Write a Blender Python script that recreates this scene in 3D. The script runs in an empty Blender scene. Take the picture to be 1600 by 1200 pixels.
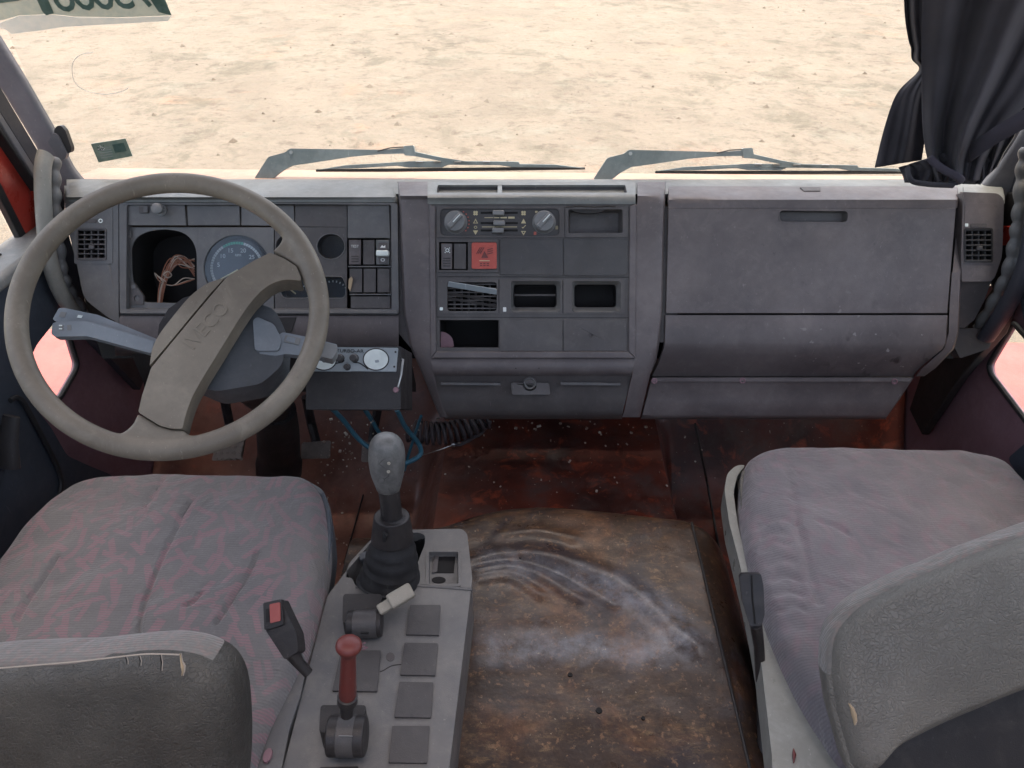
import bpy, bmesh, math, random
from mathutils import Vector, Matrix, noise
from mathutils.geometry import tessellate_polygon
R = math.radians
random.seed(7)
sc = bpy.context.scene
col = sc.collection

# ------------------------------------------------------------------ camera
FPX = 1204.0                                   # focal length in photo pixels (1600 wide)
CAM = Vector((0, 0, 1.46))
PITCH, YAW, ROLL = R(34.26), R(1.35), R(0.12)
cd = bpy.data.cameras.new('camera'); cam = bpy.data.objects.new('camera', cd); col.objects.link(cam)
cd.sensor_width = 36; cd.lens = 36 * FPX / 1600; cd.clip_start = 0.02; cd.clip_end = 2000
rot = Matrix.Rotation(YAW, 3, 'Z') @ Matrix.Rotation(math.pi/2 - PITCH, 3, 'X') @ Matrix.Rotation(ROLL, 3, 'Z')
cam.matrix_world = Matrix.Translation(CAM) @ rot.to_4x4()
sc.camera = cam

# ------------------------------------------------------------------ sky, sun, exposure
SUN_EL, SUN_AZ = 80.0, 12.0                    # azimuth measured clockwise from +Y (windscreen direction)
w = bpy.data.worlds.new('World'); sc.world = w; w.use_nodes = True
nt = w.node_tree; nt.nodes.clear()
sky = nt.nodes.new('ShaderNodeTexSky'); sky.sky_type = 'NISHITA'; sky.sun_disc = False
sky.sun_elevation = R(SUN_EL); sky.sun_rotation = R(SUN_AZ); sky.dust_density = 5.0; sky.air_density = 1.0; sky.ozone_density = 0.6
bg = nt.nodes.new('ShaderNodeBackground'); bg.inputs['Strength'].default_value = 0.15
wo = nt.nodes.new('ShaderNodeOutputWorld')
tn = nt.nodes.new('ShaderNodeMix'); tn.data_type = 'RGBA'; tn.blend_type = 'MULTIPLY'; tn.inputs[0].default_value = 1; tn.inputs[7].default_value = (1, .915, .825, 1)
nt.links.new(sky.outputs[0], tn.inputs[6]); nt.links.new(tn.outputs[2], bg.inputs[0]); nt.links.new(bg.outputs[0], wo.inputs[0])
sl = bpy.data.lights.new('sun', 'SUN'); so = bpy.data.objects.new('sun', sl); col.objects.link(so)
sl.energy = 1.45; sl.angle = R(10.0); sl.color = (1, .95, .87)
sd = Vector((math.sin(R(SUN_AZ))*math.cos(R(SUN_EL)), math.cos(R(SUN_AZ))*math.cos(R(SUN_EL)), math.sin(R(SUN_EL))))
so.rotation_euler = sd.to_track_quat('Z', 'Y').to_euler()
sc.view_settings.view_transform = 'Standard'; sc.view_settings.look = 'None'
sc.view_settings.gamma = 1; sc.view_settings.use_curve_mapping = False
sc.view_settings.exposure = 2.25
sc.render.engine = 'CYCLES'
cy = sc.cycles
cy.use_denoising = True; cy.max_bounces = 10; cy.diffuse_bounces = 6; cy.transparent_max_bounces = 12
cy.caustics_reflective = False; cy.caustics_refractive = False; cy.sample_clamp_indirect = 4

# ------------------------------------------------------------------ geometry helpers
def ray(x, y):
    return rot @ Vector(((x-800)/FPX, -(y-600)/FPX, -1))
class Fr:
    """a flat working frame: origin, two axes and a normal"""
    def __init__(s, o, u, n):
        s.o = Vector(o); s.n = Vector(n).normalized()
        s.u = (Vector(u) - s.n*Vector(u).dot(s.n)).normalized(); s.v = s.n.cross(s.u)
    def px(s, x, y, h=0):
        r = ray(x, y); p0 = s.o + s.n*h
        t = (p0-CAM).dot(s.n)/r.dot(s.n)
        p = CAM + r*t - p0
        return (p.dot(s.u), p.dot(s.v))
    def w(s, a, b, h=0): return s.o + s.u*a + s.v*b + s.n*h
    def P(s, x, y, h=0): return s.w(*s.px(x, y, h), h)
def FZ(z): return Fr((0, 0, z), (1, 0, 0), (0, 0, 1))
def FX(x): return Fr((x, 0, 0), (0, 1, 0), (-1 if x > 0 else 1, 0, 0))
def FY(y): return Fr((0, y, 0), (1, 0, 0), (0, -1, 0))
def aZ(x, y, z): return FZ(z).P(x, y)
def aX(x, y, X): return FX(X).P(x, y)
def aY(x, y, Y): return FY(Y).P(x, y)

ORG = {}
def tag(o, label=None, cat=None, group=None, kind=None):
    if label: o['label'] = label
    if cat: o['category'] = cat
    if group: o['group'] = group
    if kind: o['kind'] = kind
    return o
def thing(name, label, cat, loc=(0, 0, 0), group=None):
    o = bpy.data.objects.new(name, None); col.objects.link(o); o.location = loc; o.empty_display_size = .05
    ORG[o.name] = Vector(loc)
    return tag(o, label, cat, group)
def obj(name, vs, fs, mat, parent=None, bevel=0, seg=2, smooth=38, label=None, subsurf=0, kind=None, cat=None, solid=0, group=None):
    o0 = ORG[parent.name] if parent is not None else Vector((0, 0, 0))
    bm = bmesh.new()
    bv = [bm.verts.new(Vector(v)-o0) for v in vs]
    for f in fs:
        try: bm.faces.new([bv[i] for i in f])
        except ValueError: pass
    bmesh.ops.remove_doubles(bm, verts=bm.verts, dist=1e-6)
    bmesh.ops.recalc_face_normals(bm, faces=bm.faces)
    bmesh.ops.delete(bm, geom=[q for q in bm.verts if not q.link_faces], context='VERTS')
    if smooth:
        for f in bm.faces: f.smooth = True
        for e in bm.edges:
            if len(e.link_faces) == 2 and e.calc_face_angle(0) > R(smooth): e.smooth = False
    me = bpy.data.meshes.new(name); bm.to_mesh(me); bm.free()
    o = bpy.data.objects.new(name, me); col.objects.link(o); ORG[o.name] = o0.copy()
    for m in (mat if isinstance(mat, (list, tuple)) else [mat]): me.materials.append(m)
    if parent is not None: o.parent = parent
    if solid:
        m = o.modifiers.new('s', 'SOLIDIFY'); m.thickness = solid; m.offset = 0
    if bevel:
        m = o.modifiers.new('b', 'BEVEL'); m.width = bevel; m.segments = seg; m.limit_method = 'ANGLE'; m.angle_limit = R(40); m.use_clamp_overlap = True; m.harden_normals = True
    if subsurf:
        m = o.modifiers.new('ss', 'SUBSURF'); m.levels = subsurf; m.render_levels = subsurf
    if label: o['label'] = label
    if kind: o['kind'] = kind
    if cat: o['category'] = cat
    if group: o['group'] = group
    return o
class MB:
    def __init__(s): s.v = []; s.f = []
    def add(s, vs, fs):
        k = len(s.v); s.v += [Vector(v) for v in vs]; s.f += [tuple(i+k for i in f) for f in fs]; return s
    def out(s, name, mat, parent=None, **k): return obj(name, s.v, s.f, mat, parent, **k)
def spl(p, n=6, closed=False):
    """Catmull-Rom through 2-D or 3-D points"""
    p = [Vector(q) for q in p]; N = len(p); out = []
    for i in range(N if closed else N-1):
        if closed: a, b, c, d = p[i-1], p[i], p[(i+1) % N], p[(i+2) % N]
        else: a, b, c, d = p[max(i-1, 0)], p[i], p[i+1], p[min(i+2, N-1)]
        for k in range(n):
            t = k/n
            out.append(.5*((2*b)+(c-a)*t+(2*a-5*b+4*c-d)*t*t+(3*b-a-3*c+d)*t**3))
    if not closed: out.append(p[-1])
    return out
def rp(pts, r, n=4):
    """round the corners of a pixel polygon"""
    out = []; N = len(pts)
    for i in range(N):
        a, b, c = Vector(pts[i-1]), Vector(pts[i]), Vector(pts[(i+1) % N])
        ra = r[i] if isinstance(r, (list, tuple)) else r
        d1, d2 = (a-b), (c-b)
        q = min(ra, d1.length*.48, d2.length*.48)
        if q <= 0: out.append(b); continue
        s, e = b+d1.normalized()*q, b+d2.normalized()*q
        for k in range(n+1):
            t = k/n; out.append((1-t)**2*s + 2*t*(1-t)*b + t*t*e)
    return out
def rc(x0, y0, x1, y1, r=0):
    p = [(x0, y0), (x1, y0), (x1, y1), (x0, y1)]
    return rp(p, r) if r else [Vector(q) for q in p]
def circ(cx, cy, rx, ry=None, n=32):
    ry = ry or rx
    return [Vector((cx+rx*math.cos(2*math.pi*i/n), cy+ry*math.sin(2*math.pi*i/n))) for i in range(n)]
def prism(F, loops, h0, h1, px=True, href=None, back=True):
    """plate between two heights, first loop is the outline, others are holes"""
    href = h1 if href is None else href
    L = [[Vector((*(F.px(q[0], q[1], href) if px else (q[0], q[1])), 0)) for q in lp] for lp in loops]
    tri = tessellate_polygon(L)
    flat = [q for lp in L for q in lp]; n = len(flat)
    vs = [F.w(q.x, q.y, h1) for q in flat] + [F.w(q.x, q.y, h0) for q in flat]
    fs = [tuple(t) for t in tri]
    if back: fs += [tuple(i+n for i in t) for t in tri]
    k = 0
    for lp in L:
        m = len(lp)
        for i in range(m): fs.append((k+i, k+(i+1) % m, k+(i+1) % m+n, k+i+n))
        k += m
    return vs, fs
def plate(name, F, loops, h0, h1, mat, parent, bevel=.0015, seg=2, px=True, **k):
    if not isinstance(loops[0], (list, tuple)) or (len(loops[0]) and not hasattr(loops[0][0], '__len__')): loops = [loops]
    vs, fs = prism(F, loops, h0, h1, px)
    return obj(name, vs, fs, mat, parent, bevel=bevel, seg=seg, **k)
def pocket(F, loop, h1, h0, sc_=1.0):
    """open box going down from h1 to h0"""
    L = [F.px(q[0], q[1], h1) for q in loop]; n = len(L)
    cx = sum(q[0] for q in L)/n; cy_ = sum(q[1] for q in L)/n
    vs = [F.w(a, b, h1) for a, b in L]+[F.w(cx+(a-cx)*sc_, cy_+(b-cy_)*sc_, h0) for a, b in L]
    fs = [(i, (i+1) % n, (i+1) % n+n, i+n) for i in range(n)]+[tuple(range(n, 2*n))]
    return vs, fs
def tube(pts, rad, n=12, sq=1.0, up=None, caps=True, closed=False):
    pts = [Vector(p) for p in pts]; N = len(pts)
    rr = rad if isinstance(rad, (list, tuple)) else [rad]*N
    vs, fs = [], []; nrm = None
    for i, p in enumerate(pts):
        if closed: t = (pts[(i+1) % N]-pts[i-1]).normalized()
        else: t = (pts[min(i+1, N-1)]-pts[max(i-1, 0)]).normalized()
        if nrm is None:
            nrm = Vector(up) if up is not None else (Vector((0, 0, 1)) if abs(t.z) < .9 else Vector((1, 0, 0)))
        if up is not None: nrm = Vector(up)
        nrm = (nrm - t*nrm.dot(t)).normalized(); b = t.cross(nrm)
        for k in range(n):
            a = 2*math.pi*k/n; vs.append(p + nrm*math.cos(a)*rr[i] + b*math.sin(a)*rr[i]*sq)
    for i in range(N if closed else N-1):
        for k in range(n):
            j = (i+1) % N
            fs.append((i*n+k, i*n+(k+1) % n, j*n+(k+1) % n, j*n+k))
    if caps and not closed: fs += [tuple(range(n)), tuple(range((N-1)*n, N*n))]
    return vs, fs
def lathe(o, axis, prof, n=32, ref=(1, 0, 0), sy=1.0):
    ax = Vector(axis).normalized(); o = Vector(o); u = (Vector(ref)-ax*Vector(ref).dot(ax)).normalized(); v = ax.cross(u)
    vs, fs = [], []
    for r, h in prof:
        for k in range(n):
            a = 2*math.pi*k/n; vs.append(o+ax*h+u*r*math.cos(a)+v*r*sy*math.sin(a))
    m = len(prof)
    for i in range(m-1):
        for k in range(n): fs.append((i*n+k, i*n+(k+1) % n, (i+1)*n+(k+1) % n, (i+1)*n+k))
    fs += [tuple(range(n)), tuple(range((m-1)*n, m*n))]
    return vs, fs
def boxw(c, sx, sy, sz, ux=(1, 0, 0), uz=(0, 0, 1)):
    c = Vector(c); z = Vector(uz).normalized(); x = (Vector(ux)-z*Vector(ux).dot(z)).normalized(); y = z.cross(x)
    vs = [c+x*sx*i/2+y*sy*j/2+z*sz*k/2 for i in (-1, 1) for j in (-1, 1) for k in (-1, 1)]
    return vs, [(0, 1, 3, 2), (4, 6, 7, 5), (0, 4, 5, 1), (2, 3, 7, 6), (0, 2, 6, 4), (1, 5, 7, 3)]
def grid(rows):
    n = len(rows[0]); vs = [p for r in rows for p in r]
    return vs, [(i*n+j, i*n+j+1, (i+1)*n+j+1, (i+1)*n+j) for i in range(len(rows)-1) for j in range(n-1)]
def sdist(p, line):
    best = 9
    for a, b in zip(line, line[1:]):
        d = b-a; L = d.length_squared
        t = max(0, min(1, (p-a).dot(d)/L)) if L else 0
        best = min(best, (p-(a+d*t)).length)
    return best
def pillow(F, outline, rise, drop, edge=.3, rings=44, h=0, seams=(), seam_d=.006, seam_w=.008, lump=.004, px=True, seed=0, p=2.4, ctr=None):
    """upholstered cushion: flat-ish middle, rounded rim that falls by `drop`"""
    L = [Vector(F.px(q[0], q[1], h)) if px else Vector(q) for q in outline]
    c = Vector(ctr) if ctr else sum(L, Vector((0, 0)))/len(L); n = len(L)
    sm = [[Vector(F.px(q[0], q[1], h)) for q in s] for s in seams]
    vs, fs = [], []
    vs.append(F.w(c.x, c.y, h+rise))
    for i in range(1, rings+1):
        t = i/rings; s = 1-(1-t)**1.5*(1-t*.0)
        s = t if t < .6 else .6+(s-(1-(.4)**1.5))/((.4)**1.5)*.4
        for q in L:
            a = c+(q-c)*s
            e = max(0, (s-(1-edge))/edge)
            z = rise*(1-s*s) - drop*(1-(max(0, 1-e**p))**(1/p))
            z += lump*noise.noise(Vector((a.x*9+seed, a.y*9, seed)))*(1-e**3)
            z += lump*.35*noise.noise(Vector((a.x*26+seed, a.y*18, seed)))*(1-e**3)
            for ln in sm:
                d = sdist(a, ln)
                if d < seam_w*3: z -= seam_d*math.exp(-(d/seam_w)**2)*(1-e**2)
            vs.append(F.w(a.x, a.y, h+z))
    for k in range(n): fs.append((0, 1+k, 1+(k+1) % n))
    for i in range(rings-1):
        for k in range(n):
            a = 1+i*n; fs.append((a+k, a+(k+1) % n, a+n+(k+1) % n, a+n+k))
    k0 = 1+(rings-1)*n; m = len(vs)
    for q in L: vs.append(F.w(c.x+(q.x-c.x)*.97, c.y+(q.y-c.y)*.97, h-drop-.035))
    for k in range(n): fs.append((k0+k, k0+(k+1) % n, m+(k+1) % n, m+k))
    return vs, fs
def text(name, s, F, u, v, size, ang, h, mat, parent, ext=.0003, px=False, sx=1.0, flip=False):
    if px: u, v = F.px(u, v, h)
    cu = bpy.data.curves.new('t', 'FONT'); cu.body = s; cu.size = size; cu.extrude = ext; cu.align_x = 'CENTER'; cu.align_y = 'CENTER'
    cu.resolution_u = 3
    to = bpy.data.objects.new('t', cu); col.objects.link(to)
    bpy.context.view_layer.update()
    me = bpy.data.meshes.new_from_object(to)
    ca, sa = math.cos(ang), math.sin(ang); vs = []
    for q in me.vertices:
        x, y = q.co.x*sx*(-1 if flip else 1), q.co.y
        vs.append(F.w(u+x*ca-y*sa, v+x*sa+y*ca, h+q.co.z))
    fs = [tuple(p.vertices) for p in me.polygons]
    bpy.data.objects.remove(to); bpy.data.meshes.remove(me); bpy.data.curves.remove(cu)
    return obj(name, vs, fs, mat, parent, smooth=0)

# ------------------------------------------------------------------ materials
def s2l(c): return tuple((v/12.92 if v <= .04045 else ((v+.055)/1.055)**2.4) for v in [q/255 for q in c])
class NM:
    def __init__(s, name):
        s.m = bpy.data.materials.new(name); s.m.use_nodes = True; s.t = s.m.node_tree
        s.b = s.t.nodes['Principled BSDF']; s.out = s.t.nodes['Material Output']
        s.tc = s.t.nodes.new('ShaderNodeTexCoord')
    def n(s, typ, **k):
        q = s.t.nodes.new('ShaderNode'+typ)
        for a, v in k.items():
            if hasattr(q, a): setattr(q, a, v)
        return q
    def l(s, a, b): s.t.links.new(a, b)
    def noise(s, scale, detail=4, rough=.55, co=None, dist=0):
        q = s.n('TexNoise'); q.inputs['Scale'].default_value = scale; q.inputs['Detail'].default_value = detail
        q.inputs['Roughness'].default_value = rough; q.inputs['Distortion'].default_value = dist
        s.l(co or s.tc.outputs['Object'], q.inputs['Vector']); return q.outputs['Fac']
    def ramp(s, fac, a, b, va=0., vb=1.):
        q = s.n('MapRange'); q.inputs[1].default_value = a; q.inputs[2].default_value = b; q.inputs[3].default_value = va; q.inputs[4].default_value = vb
        s.l(fac, q.inputs[0]); return q.outputs[0]
    def math(s, op, a, b=None):
        q = s.n('Math', operation=op)
        for i, x in enumerate((a, b)):
            if x is None: continue
            if isinstance(x, (int, float)): q.inputs[i].default_value = x
            else: s.l(x, q.inputs[i])
        return q.outputs[0]
    def mix(s, fac, a, b):
        q = s.n('Mix', data_type='RGBA')
        if isinstance(fac, (int, float)): q.inputs[0].default_value = fac
        else: s.l(fac, q.inputs[0])
        for i, x in ((6, a), (7, b)):
            if isinstance(x, tuple): q.inputs[i].default_value = (*x[:3], 1)
            else: s.l(x, q.inputs[i])
        return q.outputs[2]
    def color(s, c):
        if isinstance(c, tuple): s.b.inputs['Base Color'].default_value = (*c, 1)
        else: s.l(c, s.b.inputs['Base Color'])
    def rough(s, r):
        if isinstance(r, (int, float)): s.b.inputs['Roughness'].default_value = r
        else: s.l(r, s.b.inputs['Roughness'])
    def bump(s, hgt, strength=.2, dist=.001, prev=None):
        q = s.n('Bump'); q.inputs['Strength'].default_value = strength; q.inputs['Distance'].default_value = dist
        s.l(hgt, q.inputs['Height'])
        if prev is not None: s.l(prev, q.inputs['Normal'])
        s.l(q.outputs[0], s.b.inputs['Normal']); return q.outputs[0]
def plastic(name, c, dust=None, dustamt=.5, r=.5, grain=700, gs=.5, scuff=True, spec=.4):
    k = NM(name)
    big = k.ramp(k.noise(5, 5, .6), .38, .68)
    c2 = dust or tuple(min(1, v*1.5+.015) for v in c)
    c = tuple(v*.86 for v in c); c2 = tuple(min(1, v*1.12) for v in c2)
    cc = k.mix(k.math('MULTIPLY', big, dustamt), c, c2)
    mid = k.ramp(k.noise(22, 7, .75, dist=.6), .5, .68)
    cc = k.mix(k.math('MULTIPLY', mid, .35), cc, c2)
    if scuff:
        mp = k.n('Mapping'); mp.inputs['Scale'].default_value = (60, 60, 9); mp.inputs['Rotation'].default_value = (.2, .5, .3); k.l(k.tc.outputs['Object'], mp.inputs[0])
        cc = k.mix(k.math('MULTIPLY', k.ramp(k.noise(3, 4, .6, mp.outputs[0]), .66, .74), .30), cc, tuple(min(1, v*1.7+.04) for v in c2))
        dk = k.ramp(k.noise(48, 5, .7), .64, .72)
        cc = k.mix(k.math('MULTIPLY', dk, .35), cc, tuple(v*.5 for v in c))
    fine = k.ramp(k.noise(60, 6, .7), .35, .75)
    cc = k.mix(k.math('MULTIPLY', fine, .28), cc, tuple(v*.72 for v in c))
    if scuff:
        sp = k.ramp(k.noise(170, 3, .6), .70, .76)
        cc = k.mix(k.math('MULTIPLY', sp, .5), cc, tuple(min(1, v*1.8+.06) for v in c))
    k.color(cc); k.rough(k.ramp(k.noise(14, 5, .65), .3, .7, r-.1, r+.14)); k.b.inputs['Specular IOR Level'].default_value = spec
    n1 = k.bump(k.noise(grain, 2, .5), gs, .0006)
    k.bump(k.noise(20, 3), .12, .004, n1)
    return k.m
M = {}
M['dash'] = plastic('dash plastic', (.120, .103, .104), (.20, .172, .165), .6, .44)
M['pad'] = plastic('dash pad', (.165, .168, .158), (.265, .268, .25), .6, .40)
M['panel'] = plastic('panel plastic', (.090, .081, .081), (.14, .128, .12), .5, .5)
M['cluster'] = plastic('cluster plastic', (.13, .128, .13), (.20, .19, .18), .5, .46)
M['dark'] = plastic('dark plastic', (.022, .020, .021), (.07, .06, .055), .3, .45)
M['under'] = plastic('underside plastic', (.03, .027, .027), (.06, .052, .045), .4, .6)
M['knob'] = plastic('knob plastic', (.20, .20, .20), (.28, .28, .27), .4, .35, gs=.05)
M['wheel'] = plastic('wheel polyurethane', (.185, .156, .122), (.285, .245, .19), .7, .48, grain=700, gs=.3)
M['stalk'] = plastic('stalk plastic', (.22, .25, .28), (.30, .32, .34), .4, .35, gs=.1)
M['column'] = plastic('column plastic', (.075, .082, .092), (.125, .13, .135), .4, .42)
M['console'] = plastic('console plastic', (.125, .125, .128), (.215, .20, .178), .6, .42)
M['rubberpad'] = plastic('console blank plastic', (.066, .062, .063), (.105, .098, .092), .4, .45)
M['beige'] = plastic('beige plastic', (.34, .31, .25), (.42, .39, .33), .5, .45)
M['shield'] = plastic('seat shield plastic', (.25, .25, .225), (.36, .36, .33), .5, .32, gs=.1)
M['shieldblue'] = plastic('driver seat shield plastic', (.10, .12, .145), (.16, .17, .18), .5, .42)
M['pillar'] = plastic('pillar plastic', (.125, .125, .14), (.19, .185, .19), .5, .42)
M['pillard'] = plastic('dark pillar plastic', (.035, .035, .045), (.07, .065, .07), .4, .5)
M['door'] = plastic('door vinyl', (.042, .052, .068), (.075, .082, .095), .4, .5)
M['doorsill'] = plastic('door sill plastic', (.17, .17, .165), (.30, .28, .25), .6, .5)
M['mauve'] = plastic('side panel plastic', (.27, .15, .175), (.34, .21, .23), .5, .5)
M['handle'] = plastic('grab handle plastic', (.28, .27, .24), (.36, .34, .3), .5, .5)
M['rubber'] = plastic('rubber', (.018, .018, .02), (.05, .047, .045), .4, .6)
M['wiper'] = plastic('wiper metal', (.16, .20, .21), (.32, .36, .36), .7, .45)
M['grey_headliner'] = plastic('headliner', (.30, .29, .28), (.34, .33, .31), .4, .9)
def stained():
    m = M['dash'].copy(); m.name = 'stained dash plastic'; t = m.node_tree; b = t.nodes['Principled BSDF']
    src = b.inputs['Base Color'].links[0].from_socket; tc = next(n for n in t.nodes if n.type == 'TEX_COORD')
    def nz(sc_, det, mpv=None):
        q = t.nodes.new('ShaderNodeTexNoise'); q.inputs['Scale'].default_value = sc_; q.inputs['Detail'].default_value = det
        if mpv:
            mp = t.nodes.new('ShaderNodeMapping'); mp.inputs['Scale'].default_value = mpv; t.links.new(tc.outputs['Object'], mp.inputs[0]); t.links.new(mp.outputs[0], q.inputs['Vector'])
        else: t.links.new(tc.outputs['Object'], q.inputs['Vector'])
        return q.outputs['Fac']
    def mr(f, a, b_):
        q = t.nodes.new('ShaderNodeMapRange'); q.inputs[1].default_value = a; q.inputs[2].default_value = b_; t.links.new(f, q.inputs[0]); return q.outputs[0]
    def mul(a, b_):
        q = t.nodes.new('ShaderNodeMath'); q.operation = 'MULTIPLY'; t.links.new(a, q.inputs[0])
        if isinstance(b_, float): q.inputs[1].default_value = b_
        else: t.links.new(b_, q.inputs[1])
        return q.outputs[0]
    sx = t.nodes.new('ShaderNodeSeparateXYZ'); t.links.new(tc.outputs['Object'], sx.inputs[0])
    reg = mul(mr(sx.outputs[0], .35, .72), mr(sx.outputs[2], .06, -.08))
    spots = mul(mul(mr(nz(34, 3, (1, 1, .45)), .60, .67), mr(nz(6, 2), .42, .55)), reg)
    mx = t.nodes.new('ShaderNodeMix'); mx.data_type = 'RGBA'; t.links.new(mul(spots, .8), mx.inputs[0]); t.links.new(src, mx.inputs[6]); mx.inputs[7].default_value = (.035, .028, .026, 1)
    mx2 = t.nodes.new('ShaderNodeMix'); mx2.data_type = 'RGBA'; t.links.new(mul(mul(mr(nz(55, 2), .70, .73), reg), .7), mx2.inputs[0]); t.links.new(mx.outputs[2], mx2.inputs[6]); mx2.inputs[7].default_value = (.45, .42, .40, 1)
    t.links.new(mx2.outputs[2], b.inputs['Base Color']); return m
M['lid'] = stained()
def simple(name, c, r=.5, metal=0, emit=None):
    k = NM(name); k.color(k.mix(k.ramp(k.noise(40, 4), .3, .7), c, tuple(v*.8 for v in c))); k.rough(r); k.b.inputs['Metallic'].default_value = metal
    return k.m
M['black'] = simple('black void plastic', (.006, .005, .005), .8)
M['white'] = simple('white print', (.75, .75, .72), .6)
M['redprint'] = simple('red print', (.5, .12, .09), .6)
M['amber'] = simple('pale yellow print', (.65, .55, .33), .6)
M['green'] = simple('green print', (.12, .55, .38), .6)
M['hazard'] = plastic('red switch plastic', (.50, .085, .06), (.58, .13, .10), .5, .42, gs=.1)
M['redpaint'] = plastic('red paint', (.50, .045, .03), (.50, .085, .06), .5, .3, grain=100, gs=.02, scuff=False)
M['salmon'] = plastic('dusty red paint', (.34, .085, .075), (.38, .12, .10), .5, .5, grain=100, gs=.02, scuff=True)
M['frontdust'] = plastic('dusty front panel paint', (.34, .20, .15), (.38, .27, .20), .5, .5, grain=100, gs=.02)
M['redknob'] = plastic('worn red plastic', (.17, .030, .024), (.09, .04, .036), .8, .36, gs=.06)
M['metal'] = simple('worn steel', (.45, .44, .42), .35, .9)
M['pedal'] = plastic('pedal rubber', (.24, .21, .19), (.36, .31, .27), .6, .7)
M['copper'] = simple('loose wire', (.28, .11, .06), .5)
M['wirew'] = simple('pale wire', (.42, .36, .3), .5)
M['hose'] = plastic('blue hose', (.035, .14, .20), (.08, .20, .25), .5, .4, gs=.02)
M['coil'] = plastic('coiled hose', (.06, .05, .055), (.14, .11, .11), .5, .4, gs=.02)
M['bezelmetal'] = plastic('brushed plate', (.33, .37, .39), (.42, .45, .46), .5, .4, gs=.02)
M['dial'] = simple('white dial', (.80, .86, .82), .35)
M['gauge'] = plastic('gauge face', (.055, .062, .075), (.07, .078, .09), .5, .35, gs=.02, scuff=False)
M['gaugedark'] = plastic('dark gauge face', (.03, .032, .038), (.06, .058, .06), .5, .35, gs=.02, scuff=False)
M['foam'] = simple('torn foam', (.45, .34, .22), .9)

def fabric(name, base, base2, pink, scale=26, blur=False, amt=.85):
    k = NM(name)
    co = k.tc.outputs['Object']
    m = None
    for i, (sx, off) in enumerate(((1.0, 0), (1.13, 3.1))):
        mp = k.n('Mapping'); mp.inputs['Location'].default_value = (off, off*.7, 0); mp.inputs['Scale'].default_value = (scale*sx, scale*sx, .001)
        k.l(co, mp.inputs[0])
        v = k.n('TexVoronoi', voronoi_dimensions='2D'); v.inputs['Scale'].default_value = 1.0; v.inputs['Randomness'].default_value = .75
        k.l(mp.outputs[0], v.inputs['Vector'])
        sub = k.n('VectorMath', operation='SUBTRACT'); k.l(mp.outputs[0], sub.inputs[0]); k.l(v.outputs['Position'], sub.inputs[1])
        sep = k.n('SeparateColor'); k.l(v.outputs['Color'], sep.inputs[0])
        ang = k.math('MULTIPLY', k.math('SUBTRACT', sep.outputs[0], .5), 2.3)
        vr = k.n('VectorRotate', rotation_type='Z_AXIS'); k.l(sub.outputs[0], vr.inputs['Vector']); k.l(ang, vr.inputs['Angle'])
        sx_ = k.n('SeparateXYZ'); k.l(vr.outputs[0], sx_.inputs[0])
        ax = k.math('ABSOLUTE', sx_.outputs[0]); ay = k.math('ABSOLUTE', sx_.outputs[1])
        if blur: mm = k.math('MULTIPLY', k.ramp(ax, .06, .22, 1, 0), k.ramp(ay, .2, .6, 1, 0))
        else: mm = k.math('MULTIPLY', k.math('LESS_THAN', ax, .12), k.math('LESS_THAN', ay, .52))
        m = mm if m is None else k.math('MAXIMUM', m, mm)
    # woven hairlines
    wv = k.n('TexWave', wave_type='BANDS', bands_direction='Y'); wv.inputs['Scale'].default_value = 68; wv.inputs['Distortion'].default_value = .4; wv.inputs['Detail'].default_value = 1
    k.l(co, wv.inputs['Vector'])
    lines = k.ramp(wv.outputs['Fac'], .3, .6, .35, 1.0) if not blur else k.ramp(k.noise(60, 4), .3, .7, .2, 1.)
    big = k.ramp(k.noise(6, 4, .6), .35, .7)
    cb = k.mix(big, base, base2)
    cb = k.mix(k.ramp(k.noise(400, 2), .3, .7, 0, .25), cb, tuple(v*.5 for v in base))
    fade = k.ramp(k.noise(8, 3), .32, .55, .45, 1.0)
    cc = k.mix(k.math('MULTIPLY', k.math('MULTIPLY', k.math('MULTIPLY', m, lines), fade), amt), cb, pink)
    st = k.ramp(k.noise(3.2, 5, .65), .56, .72, 0, .35)
    cc = k.mix(k.math('MULTIPLY', st, .5), cc, tuple(v*.8 for v in (base[0]*1.0, base[1]*.98, base[2]*.8)))
    k.color(cc); k.rough(.92); k.b.inputs['Specular IOR Level'].default_value = .15
    k.b.inputs['Sheen Weight'].default_value = .25; k.b.inputs['Sheen Roughness'].default_value = .5
    n1 = k.bump(wv.outputs['Fac'], .3, .0012)
    n2 = k.bump(k.noise(45, 4), .4, .006, n1); k.bump(k.noise(9, 4, .5, dist=1.2), .5, .03, n2)
    return k.m
M['fabric'] = fabric('driver seat weave', (.20, .188, .182), (.155, .15, .152), (.27, .165, .18), 23, False, .95)
M['fabric2'] = fabric('passenger seat weave', (.21, .192, .20), (.15, .142, .155), (.25, .155, .18), 22, True, .45)
M['fabricedge'] = fabric('seat edge weave', (.185, .172, .158), (.155, .148, .138), (.26, .17, .155), 70, True, .6)
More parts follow.
